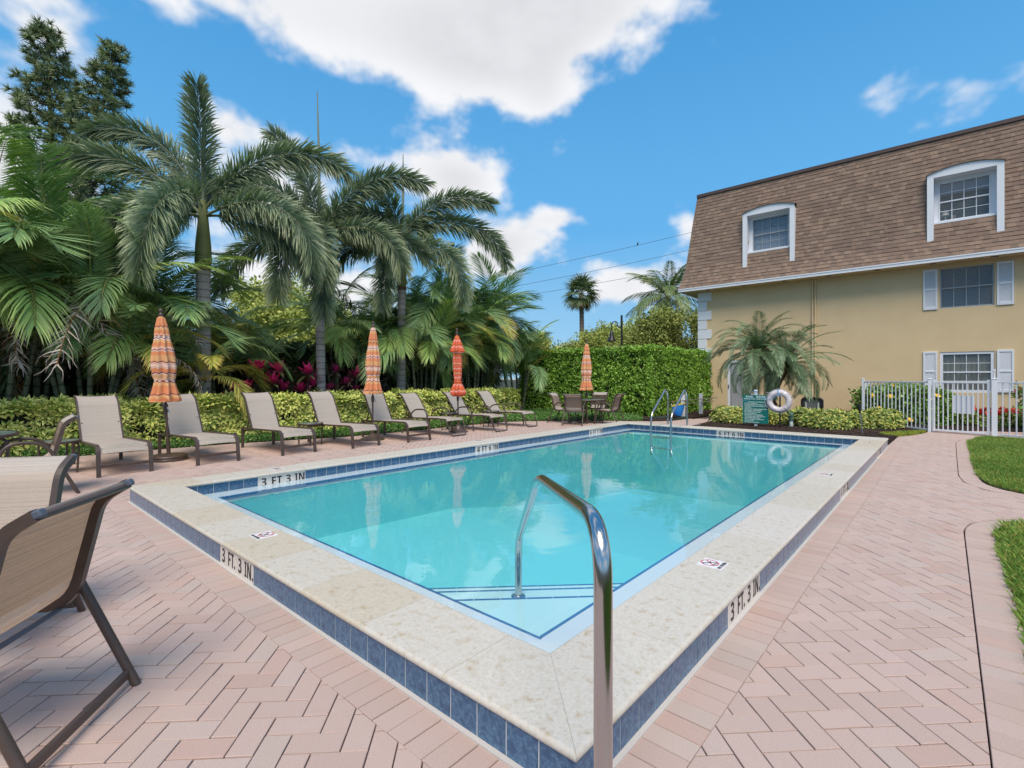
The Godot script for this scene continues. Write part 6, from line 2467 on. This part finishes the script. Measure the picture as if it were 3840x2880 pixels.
func umbrella(label: String, at: Vector3, h: float, lean: Vector3, kind: int, base_kind: int, base_r: float, puff: bool) -> void:
	var o := thing("patio_umbrella", label, "umbrella", at, 0.0, "closed striped patio umbrellas")
	var b := MB.new()
	var top := Vector3(0, h - 0.05, 0) + lean * h
	b.tube([Vector3(0, 0.02, 0), top], 0.019, 10)
	obj("pole", b, M.bronze, o)
	b = MB.new()
	var prof := []
	if puff:
		prof = [[0.03, 2.45], [0.07, 2.38], [0.14, 2.16], [0.175, 2.05], [0.165, 2.02], [0.1, 1.99], [0.115, 1.9], [0.115, 1.7], [0.105, 1.45], [0.085, 1.28], [0.1, 1.24], [0.15, 1.12], [0.19, 1.02], [0.175, 0.95], [0.12, 0.9], [0.03, 0.93]]
	else:
		prof = [[0.03, 2.37], [0.058, 2.34], [0.085, 2.2], [0.1, 2.08], [0.098, 2.05], [0.104, 2.0], [0.13, 1.85], [0.15, 1.65], [0.152, 1.5], [0.138, 1.37], [0.122, 1.325], [0.128, 1.3], [0.15, 1.18], [0.178, 1.05], [0.19, 0.985], [0.175, 0.97], [0.06, 1.05]]
	var f := h / (2.62 if puff else 2.5)
	var pr := []
	for q in prof:
		pr.append(Vector2(q[0] * (0.97 if at.z > -3.0 else 0.9), q[1] * f))
	pr.reverse()
	b.lathe(pr, 64, Vector3.ZERO, lean, 8 if not puff else 7, 0.2)
	obj("canopy", b, M["umbrella_cloth_%d" % kind], o)
	b = MB.new()
	b.lathe([Vector2(0.03, pr[-1].y - 0.01), Vector2(0.042, pr[-1].y + 0.02), Vector2(0.03, pr[-1].y + 0.05), Vector2(0.018, h - 0.06), Vector2(0.035, h - 0.035), Vector2(0.03, h - 0.005), Vector2(0.0, h)], 14, Vector3.ZERO, lean)
	obj("finial", b, M.bronze, o)
	for y in ([2.06, 1.325] if not puff else [1.28]):
		b = MB.new()
		var ring := []
		for k in 20:
			var a := TAU * k / 20.0
			ring.append(Vector3(cos(a) * (0.128 if y < 1.6 else 0.1) * 0.93, y * f, sin(a) * (0.128 if y < 1.6 else 0.1) * 0.93) + lean * y)
		b.tube(ring, 0.008, 5, true)
		obj("tie", b, M["umbrella_cloth_%d" % kind], o)
	b = MB.new()
	var cy := 0.86 * f
	b.cbox(lean * cy + Vector3(0, cy, 0), Vector3(0.055, 0.14, 0.055), 0.01)
	obj("crank_box", b, M.bronze, o)
	b = MB.new()
	b.tube([lean * cy + Vector3(0.03, cy + 0.02, 0), lean * cy + Vector3(0.07, cy + 0.02, 0), lean * cy + Vector3(0.09, cy - 0.08, -0.03)], 0.008, 6)
	obj("crank", b, M.steel, o)
	var st := thing("umbrella_base", label.replace("umbrella", "umbrella's base plate").replace("striped", "dark round"), "umbrella base", at, 0.0, "umbrella bases")
	b = MB.new()
	if base_kind == 0:
		b.lathe([Vector2(base_r, 0.0), Vector2(base_r + 0.004, 0.012), Vector2(base_r, 0.035), Vector2(base_r - 0.012, 0.042), Vector2(base_r - 0.004, 0.05), Vector2(base_r, 0.07), Vector2(base_r - 0.02, 0.09), Vector2(base_r * 0.5, 0.102), Vector2(0.045, 0.108), Vector2(0.0, 0.108)], 40)
	elif base_kind == 1:
		b.lathe([Vector2(base_r, 0.0), Vector2(base_r, 0.025), Vector2(base_r * 0.92, 0.04), Vector2(base_r * 0.5, 0.075), Vector2(base_r * 0.28, 0.11), Vector2(0.05, 0.15), Vector2(0.0, 0.15)], 40)
	else:
		b.lathe([Vector2(base_r, 0.0), Vector2(base_r * 1.02, 0.02), Vector2(base_r * 0.86, 0.035), Vector2(base_r * 0.6, 0.07), Vector2(base_r * 0.38, 0.13), Vector2(0.06, 0.19), Vector2(0.0, 0.19)], 40, Vector3.ZERO, Vector3.ZERO, 12, 0.06)
	obj("plate", b, M.bronze, st)
	b = MB.new()
	b.tube([Vector3(0, 0.09, 0), lean * 0.36 + Vector3(0, 0.36, 0)], 0.03, 12)
	obj("sleeve", b, M.bronze, st)
	b = MB.new()
	b.tube([Vector3(0.028, 0.28, 0.0), Vector3(0.06, 0.28, 0.01)], 0.008, 6)
	b.cbox(Vector3(0.066, 0.28, 0.01), Vector3(0.012, 0.04, 0.012), 0.003)
	obj("knob", b, M.bronze, st)


func umbrellas() -> void:
	umbrella("closed orange striped umbrella leaning between the first two loungers", Vector3(-9.7, 0, -2.405), 2.5, Vector3(0, 0, 0.045), 0, 0, 0.27, false)
	umbrella("closed orange striped umbrella with ball finial behind the fourth lounger", Vector3(-9.54, 0, -6.18), 2.62, Vector3(0, 0, -0.006), 0, 1, 0.26, false)
	umbrella("closed red-orange striped umbrella with bulging top among the armed loungers", Vector3(-9.29, 0, -8.51), 2.62, Vector3(0, 0, 0.02), 1, 2, 0.23, true)
	umbrella("closed pale orange striped umbrella standing in the far dining table", Vector3(-8.31, 0, -12.9), 2.56, Vector3(0, 0, -0.01), 0, 1, 0.24, false)


func no_diving(label: String, at: Vector3, right: Vector3, up: Vector3) -> void:
	var o := thing("no_diving_sticker", label, "sticker", at, 0.0, "no diving stickers on the coping")
	var bs := Basis(right, up, Vector3.UP)
	var b := MB.new()
	b.cbox(Vector3(0, 0.0012, 0), Vector3(0.148, 0.152, 0.0024), 0.0006, bs)
	obj("label_plate", b, M.sticker, o)
	b = MB.new()
	for k in 8:
		var a0 := TAU * (k + 0.5) / 8.0
		var a1 := TAU * (k + 1.5) / 8.0
		var c := up * 0.018 + Vector3(0, 0.0032, 0)
		var p := right * cos(a0) + up * sin(a0)
		var q := right * cos(a1) + up * sin(a1)
		b.quad(c + p * 0.05, c + p * 0.058, c + q * 0.058, c + q * 0.05)
	var e := (right + up).normalized()
	var w := (right - up).normalized() * 0.0035
	var c := up * 0.018 + Vector3(0, 0.0036, 0)
	b.quad(c - e * 0.05 - w, c - e * 0.05 + w, c + e * 0.05 + w, c + e * 0.05 - w)
	obj("red_octagon", b, M.red_ink, o)
	b = MB.new()
	c = up * 0.018 + Vector3(0, 0.0042, 0)
	for s in [[Vector2(-0.03, 0.028), Vector2(0.01, -0.012), 0.004], [Vector2(0.0, 0.0), Vector2(0.026, 0.004), 0.003], [Vector2(0.01, -0.012), Vector2(0.024, -0.028), 0.003], [Vector2(-0.034, 0.034), Vector2(-0.026, 0.026), 0.006], [Vector2(-0.035, -0.03), Vector2(0.035, -0.034), 0.0018], [Vector2(-0.03, -0.037), Vector2(0.03, -0.04), 0.0014]]:
		var p: Vector3 = c + right * s[0].x + up * s[0].y
		var q: Vector3 = c + right * s[1].x + up * s[1].y
		var n: Vector3 = (q - p).cross(Vector3.UP).normalized() * s[2]
		b.quad(p + n, p - n, q - n, q + n)
	obj("diver_mark", b, M.ink, o)
	text("lettering", "NO DIVING", 0.022, M.ink, o, Transform3D(bs, -up * 0.058 + Vector3(0, 0.003, 0)), 0.8)


func pool_furniture() -> void:
	# hand rail at the near corner
	var o := thing("hand_rail", "thick polished steel hand rail at the near pool corner steps", "hand rail", Vector3(-0.652, 0, -1.09))
	var a := Vector3.ZERO
	var e := Vector3(-1.668, 0, -1.608)
	var b := MB.new()
	b.tube(fillet([a + Vector3(0, -0.02, 0), a + Vector3(0, 0.985, 0), e * 0.515 + Vector3(0, 0.865, 0), e * 0.97 + Vector3(0, 0.215, 0), e * 0.97 + Vector3(0, -0.19, 0)], 0.17, 12), 0.0242, 20)
	obj("tube", b, M.steel, o)
	b = MB.new()
	b.lathe([Vector2(0.055, 0.0), Vector2(0.055, 0.012), Vector2(0.03, 0.022), Vector2(0.025, 0.022)], 24)
	b.lathe([Vector2(0.05, 0.0), Vector2(0.05, 0.01), Vector2(0.026, 0.018)], 24, e * 0.97 + Vector3(0, -0.19, 0))
	obj("flange", b, M.steel, o)
	# ladder
	o = thing("pool_ladder", "steel pool ladder at the far end of the pool", "ladder", Vector3(-5.15, 0.0, -12.2))
	for s in [-0.25, 0.25]:
		b = MB.new()
		b.tube(fillet([Vector3(s, -0.5, 0.94), Vector3(s, 0.46, 0.94), Vector3(s, 1.1, 0.08), Vector3(s, 0.9, -0.03), Vector3(s, 0.15, -0.03)], 0.16, 9), 0.0235, 12)
		obj("stringer", b, M.steel, o)
		b = MB.new()
		b.bar([Vector3(s, 0.385, 0.93), Vector3(s, 0.385, -0.02)], Vector3(1, 0, 0), 0.02, 0.035)
		obj("side_bar", b, M.steel, o)
	for y in [-0.06, -0.32]:
		b = MB.new()
		b.cbox(Vector3(0, y, 0.94), Vector3(0.46, 0.03, 0.09), 0.006)
		obj("tread", b, M.steel, o)
	# stickers
	no_diving("no diving sticker on the near left coping", Vector3(-3.86, 0.171, -1.562), Vector3(1, 0, 0), Vector3(0, 0, -1))
	no_diving("no diving sticker nearest the hand rail on the right coping", Vector3(-1.12, 0.171, -3.21), Vector3(0, 0, -1), Vector3(-1, 0, 0))
	no_diving("no diving sticker halfway down the right coping", Vector3(-1.12, 0.171, -7.12), Vector3(0, 0, -1), Vector3(-1, 0, 0))
	no_diving("no diving sticker at the far end of the right coping", Vector3(-1.13, 0.171, -11.2), Vector3(0, 0, -1), Vector3(-1, 0, 0))
	no_diving("no diving sticker on the left coping below the third lounger", Vector3(-6.56, 0.171, -2.82), Vector3(0, 0, 1), Vector3(1, 0, 0))
	no_diving("no diving sticker on the left coping by the armed loungers", Vector3(-6.66, 0.171, -6.66), Vector3(0, 0, 1), Vector3(1, 0, 0))
	no_diving("no diving sticker on the left coping near the dining set", Vector3(-6.6, 0.171, -10.4), Vector3(0, 0, 1), Vector3(1, 0, 0))
	# pool rules
	o = thing("pool_rules_sign", "green pool rules sign with white lettering on a short post", "sign", Vector3(-4.0, 0, -14.8))
	b = MB.new()
	b.cbox(Vector3(0.0, 0.5, 0), Vector3(0.66, 0.79, 0.012), 0.004)
	obj("board", b, M.sign_green, o)
	b = MB.new()
	b.cbox(Vector3(0.0, 0.5, -0.055), Vector3(0.07, 1.02, 0.07), 0.008)
	b.cbox(Vector3(0.0, 1.015, -0.055), Vector3(0.085, 0.05, 0.085), 0.012)
	obj("post", b, M.white_paint, o)
	var lines := [["POOL   RULES", 0.045, 0.0, 0.845, 1.25], ["POOL HOURS : 8AM to 9PM", 0.031, 0.0, 0.787, 1.05], ["CAPACITY  16 PERSONS", 0.026, 0.02, 0.7, 1.1]]
	var y := 0.664
	for l in ["·SWIM AT OWN RISK", "·SHOWER BEFORE ENTERING POOL", "·CHILDREN MUST BE ACCOMPANIED", "  BY ADULT", "·BABIES MUST WEAR SWIM DIAPERS", "·NO DIVING - NO RUNNING", "·NO GLASS IN POOL AREA", "·NO FOOD IN POOL", "·KEEP NOISE TO A MINIMUM", "·USE RADIOS AND TAPE PLAYERS", "  WITH EARPHONES ONLY", "·NO CELL/REMOTE PHONE USE", "  IN POOL AREA", "·NO TOWELS ON FENCE"]:
		lines.append([l, 0.0235, -0.29, y, 1.07])
		y -= 0.0405
	for l in lines:
		text("lettering", l[0], l[1], M.sign_ink, o, Transform3D(Basis.IDENTITY, Vector3(l[2], l[3], 0.0068)), l[4], l[2] < -0.1)
	# life ring on its own hook beside the sign
	o = thing("life_ring", "white foam life ring with blue and white rope beside the sign", "life ring", Vector3(-3.4, 0.74, -14.78))
	b = MB.new()
	var ring := []
	for k in 40:
		var t := TAU * k / 40.0
		ring.append(Vector3(cos(t) * 0.235, sin(t) * 0.235, 0.0))
	b.tube(ring, 0.078, 14, true)
	obj("ring", b, M.ring_foam, o)
	b = MB.new()
	for k in 4:
		var t := TAU * (k + 0.5) / 4.0
		var loop := []
		for i in 14:
			var u := TAU * i / 14.0
			loop.append(Vector3(cos(t), sin(t), 0) * (0.235 + 0.081 * cos(u)) + Vector3(0, 0, 0.081 * sin(u)))
		b.tube(loop, 0.006, 5, true)
		var arc := []
		for i in 12:
			var q := t + TAU / 4.0 * i / 11.0
			var bow := 0.318 + 0.03 * sin(PI * i / 11.0) * (1.0 if k % 2 else 0.4)
			arc.append(Vector3(cos(q) * bow, sin(q) * bow, 0.02))
		b.tube(arc, 0.006, 5)
	b.tube([Vector3(-0.3, 0.24, 0.06), Vector3(0.0, 0.16, 0.085), Vector3(0.28, 0.2, 0.06)], 0.006, 5)
	obj("white_rope", b, M.rope_white, o)
	b = MB.new()
	b.tube([Vector3(0.0, 0.32, 0.0), Vector3(-0.012, 0.3, 0.075), Vector3(0.0, 0.18, 0.085), Vector3(0.05, 0.13, 0.05)], 0.013, 6)
	b.tube([Vector3(0.03, 0.17, 0.09), Vector3(-0.16, 0.07, 0.09), Vector3(-0.33, 0.03, 0.05), Vector3(-0.58, 0.235, 0.06), Vector3(-0.72, 0.02, 0.05), Vector3(-0.9, 0.0, 0.03)], 0.007, 6)
	b.tube([Vector3(-0.6, 0.26, 0.05), Vector3(-0.52, 0.24, 0.06), Vector3(-0.66, 0.25, 0.06)], 0.008, 6)
	obj("blue_rope", b, M.rope_blue, o)
	b = MB.new()
	b.tube([Vector3(0, 0.27, -0.04), Vector3(0, 0.27, -0.1), Vector3(-0.0, -0.73, -0.1)], 0.02, 8)
	obj("hook_stake", b, M.black_plastic, o)
	# green bollard light
	o = thing("bollard_light", "short green louvered bollard light in the mulch", "garden light", Vector3(-3.24, 0, -15.4))
	for k in 5:
		b = MB.new()
		b.lathe([Vector2(0.045, 0.2 + k * 0.038), Vector2(0.07, 0.198 + k * 0.038), Vector2(0.055, 0.222 + k * 0.038), Vector2(0.035, 0.224 + k * 0.038)], 18)
		obj("louver", b, M.light_green, o)
	b = MB.new()
	b.lathe([Vector2(0.0, 0.02), Vector2(0.05, 0.02), Vector2(0.045, 0.2), Vector2(0.0, 0.2)], 16)
	obj("glass_body", b, M.clear_plastic, o)
	b = MB.new()
	b.lathe([Vector2(0.06, 0.38), Vector2(0.05, 0.41), Vector2(0.0, 0.42)], 16)
	obj("cap", b, M.light_green, o)
	# torch
	o = thing("garden_torch", "black-headed garden torch on a leaning grey stake", "torch", Vector3(-1.55, 0, -14.72))
	b = MB.new()
	b.tube([Vector3(0, 0, 0), Vector3(-0.05, 0.54, 0)], 0.012, 8)
	obj("stake", b, M.grey_plastic, o)
	b = MB.new()
	b.lathe([Vector2(0.0, 0.5), Vector2(0.02, 0.5), Vector2(0.036, 0.7), Vector2(0.045, 0.72), Vector2(0.03, 0.725), Vector2(0.0, 0.72)], 14, Vector3(-0.004, 0, 0), Vector3(-0.09, 0, 0))
	obj("head", b, M.black_plastic, o)
	# rack with poles and net
	for k in 2:
		o = thing("rack_post", ["white pole rack post nearer the pool, behind the ladder", "white pole rack post nearer the yellow building"][k], "post", [Vector3(-6.95, 0, -17.0), Vector3(-6.97, 0, -18.72)][k])
		b = MB.new()
		b.cbox(Vector3(0, 0.38, 0), Vector3(0.12, 0.76, 0.12), 0.01)
		obj("shaft", b, M.white_paint, o)
		b = MB.new()
		b.cbox(Vector3(0, 0.775, 0), Vector3(0.13, 0.03, 0.13), 0.012)
		obj("cap", b, M.white_paint, o)
	for k in 2:
		o = thing("pool_pole", ["upper aluminium pool pole resting on the white rack", "lower aluminium pool pole resting on the white rack"][k], "pole", Vector3(-6.87, [0.59, 0.47][k], -15.8))
		b = MB.new()
		b.tube([Vector3(0, 0, 0.0), Vector3(-0.02, 0.0, [-4.5, -4.0][k])], 0.016, 8)
		obj("tube", b, M.steel, o)
	o = thing("skimmer_net", "blue pool net with yellow rim hanging at the rack", "pool net", Vector3(-6.82, 0.44, -16.25))
	b = MB.new()
	b.tube(fillet([Vector3(0.03, -0.36, 0.62), Vector3(0.03, 0.1, 0.6), Vector3(0, 0.15, 0.42), Vector3(0, 0.03, 0.3)], 0.1, 5), 0.008, 6)
	obj("frame", b, M.steel, o)
	b = MB.new()
	b.bar([Vector3(0, 0.0, 0.52), Vector3(0, 0.05, -0.5)], Vector3(1, 0, 0), 0.05, 0.03)
	obj("rim", b, M.net_yellow, o)
	b = MB.new()
	for i in 12:
		for j in 6:
			var q := []
			for c in [[i, j], [i + 1, j], [i + 1, j + 1], [i, j + 1]]:
				var u: float = c[0] / 12.0
				var v: float = c[1] / 6.0
				var half: float = lerpf(0.5, 0.24, pow(v, 2.2))
				q.append(Vector3(0.02 + 0.09 * sin(PI * u) * sin(PI * v * 0.6), -0.36 * v * (1.0 - 0.15 * absf(u - 0.5)) + 0.045 * u - 0.01, lerpf(half, -half, u)))
			b.quad(q[0], q[1], q[2], q[3])
	obj("bag", b, M.net_blue, o)
	# low white slab and black box behind the shrubs
	o = thing("white_bench", "low white slab bench behind the mulch bed shrubs", "bench", Vector3(-3.75, 0, -19.2))
	b = MB.new()
	b.cbox(Vector3(0, 0.25, 0), Vector3(1.75, 0.07, 0.75), 0.012)
	obj("slab", b, M.slab, o)
	for x in [-0.6, 0.6]:
		b = MB.new()
		b.cbox(Vector3(x, 0.107, 0), Vector3(0.1, 0.21, 0.6), 0.01)
		obj("leg", b, M.slab, o)
	o = thing("equipment_cart", "black rounded box with grey front panel standing by the wall", "cart", Vector3(-3.6, 0, -20.4))
	b = MB.new()
	b.tube(fillet([Vector3(-0.3, 0.03, 0.16), Vector3(-0.31, 0.66, 0.16), Vector3(0.31, 0.66, 0.16), Vector3(0.3, 0.03, 0.16)], 0.14, 7), 0.045, 10)
	obj("frame", b, M.black_plastic, o)
	b = MB.new()
	b.cbox(Vector3(0.0, 0.35, 0.02), Vector3(0.66, 0.64, 0.24), 0.07)
	obj("body", b, M.grey_plastic, o)
	for x in [-0.18, 0.18]:
		b = MB.new()
		b.tube([Vector3(x, 0.24, 0.17), Vector3(x * 1.08, 0.5, 0.17)], 0.022, 8)
		obj("strap", b, M.clear_plastic, o)


func far_things() -> void:
	# street lamp
	var o := thing("street_lamp", "black street lamp with hanging bell shade beyond the hedge", "street lamp", Vector3(-17.3, 0, -30.9))
	var b := MB.new()
	b.tube([Vector3(0.35, 0, 0.1), Vector3(0.35, 5.75, 0.1)], 0.075, 10)
	obj("pole", b, M.black_plastic, o)
	b = MB.new()
	b.tube(fillet([Vector3(0.35, 4.9, 0.1), Vector3(0.1, 4.95, 0.2), Vector3(0.05, 5.35, 0.22), Vector3(-0.3, 5.3, 0.3), Vector3(-0.32, 4.7, 0.3)], 0.25, 6), 0.035, 8)
	obj("bracket", b, M.black_plastic, o)
	b = MB.new()
	b.lathe([Vector2(0.3, 4.0), Vector2(0.28, 4.08), Vector2(0.17, 4.35), Vector2(0.15, 4.55), Vector2(0.08, 4.7), Vector2(0.0, 4.74)], 18, Vector3(-0.32, -0.02, 0.3))
	obj("lamp_shade", b, M.black_plastic, o)
	# wires
	var w := [[Vector3(-28.98, 11.15, -34.44), Vector3(-17.5, 14.64, -44.53)], [Vector3(-27.53, 10.25, -35.72), Vector3(-17.5, 13.07, -44.53)], [Vector3(-26.8, 9.36, -36.36), Vector3(-17.5, 11.66, -44.53)]]
	var names := ["uppermost power line across the sky, with a bird", "middle power line across the sky", "lowest power line across the sky"]
	for i in 3:
		o = thing("power_line", names[i], "power line", w[i][0], 0.0, "power lines")
		var d: Vector3 = w[i][1] - w[i][0]
		b = MB.new()
		var p := []
		for k in 21:
			var u := -1.6 + 4.6 * k / 20.0
			p.append(d * u + Vector3(0, -0.5 * u * (1.0 - u) * 0.5, 0))
		b.tube(p, 0.016, 4, false, false)
		obj("wire", b, M.wire, o)
	o = thing("bird", "small dark bird perched on the uppermost power line", "bird", Vector3(-21.15, 13.47, -41.32))
	b = MB.new()
	b.lathe([Vector2(0.0, 0.0), Vector2(0.06, 0.05), Vector2(0.075, 0.12), Vector2(0.045, 0.19), Vector2(0.05, 0.23), Vector2(0.03, 0.28), Vector2(0.0, 0.29)], 10, Vector3.ZERO, Vector3(0.3, 0, 0))
	b.tri(Vector3(0, 0.05, 0.03), Vector3(-0.14, -0.08, 0), Vector3(0, 0.05, -0.03))
	b.tri(Vector3(0.1, 0.24, 0.01), Vector3(0.17, 0.23, 0), Vector3(0.1, 0.22, -0.01))
	obj("body", b, M.black_plastic, o)
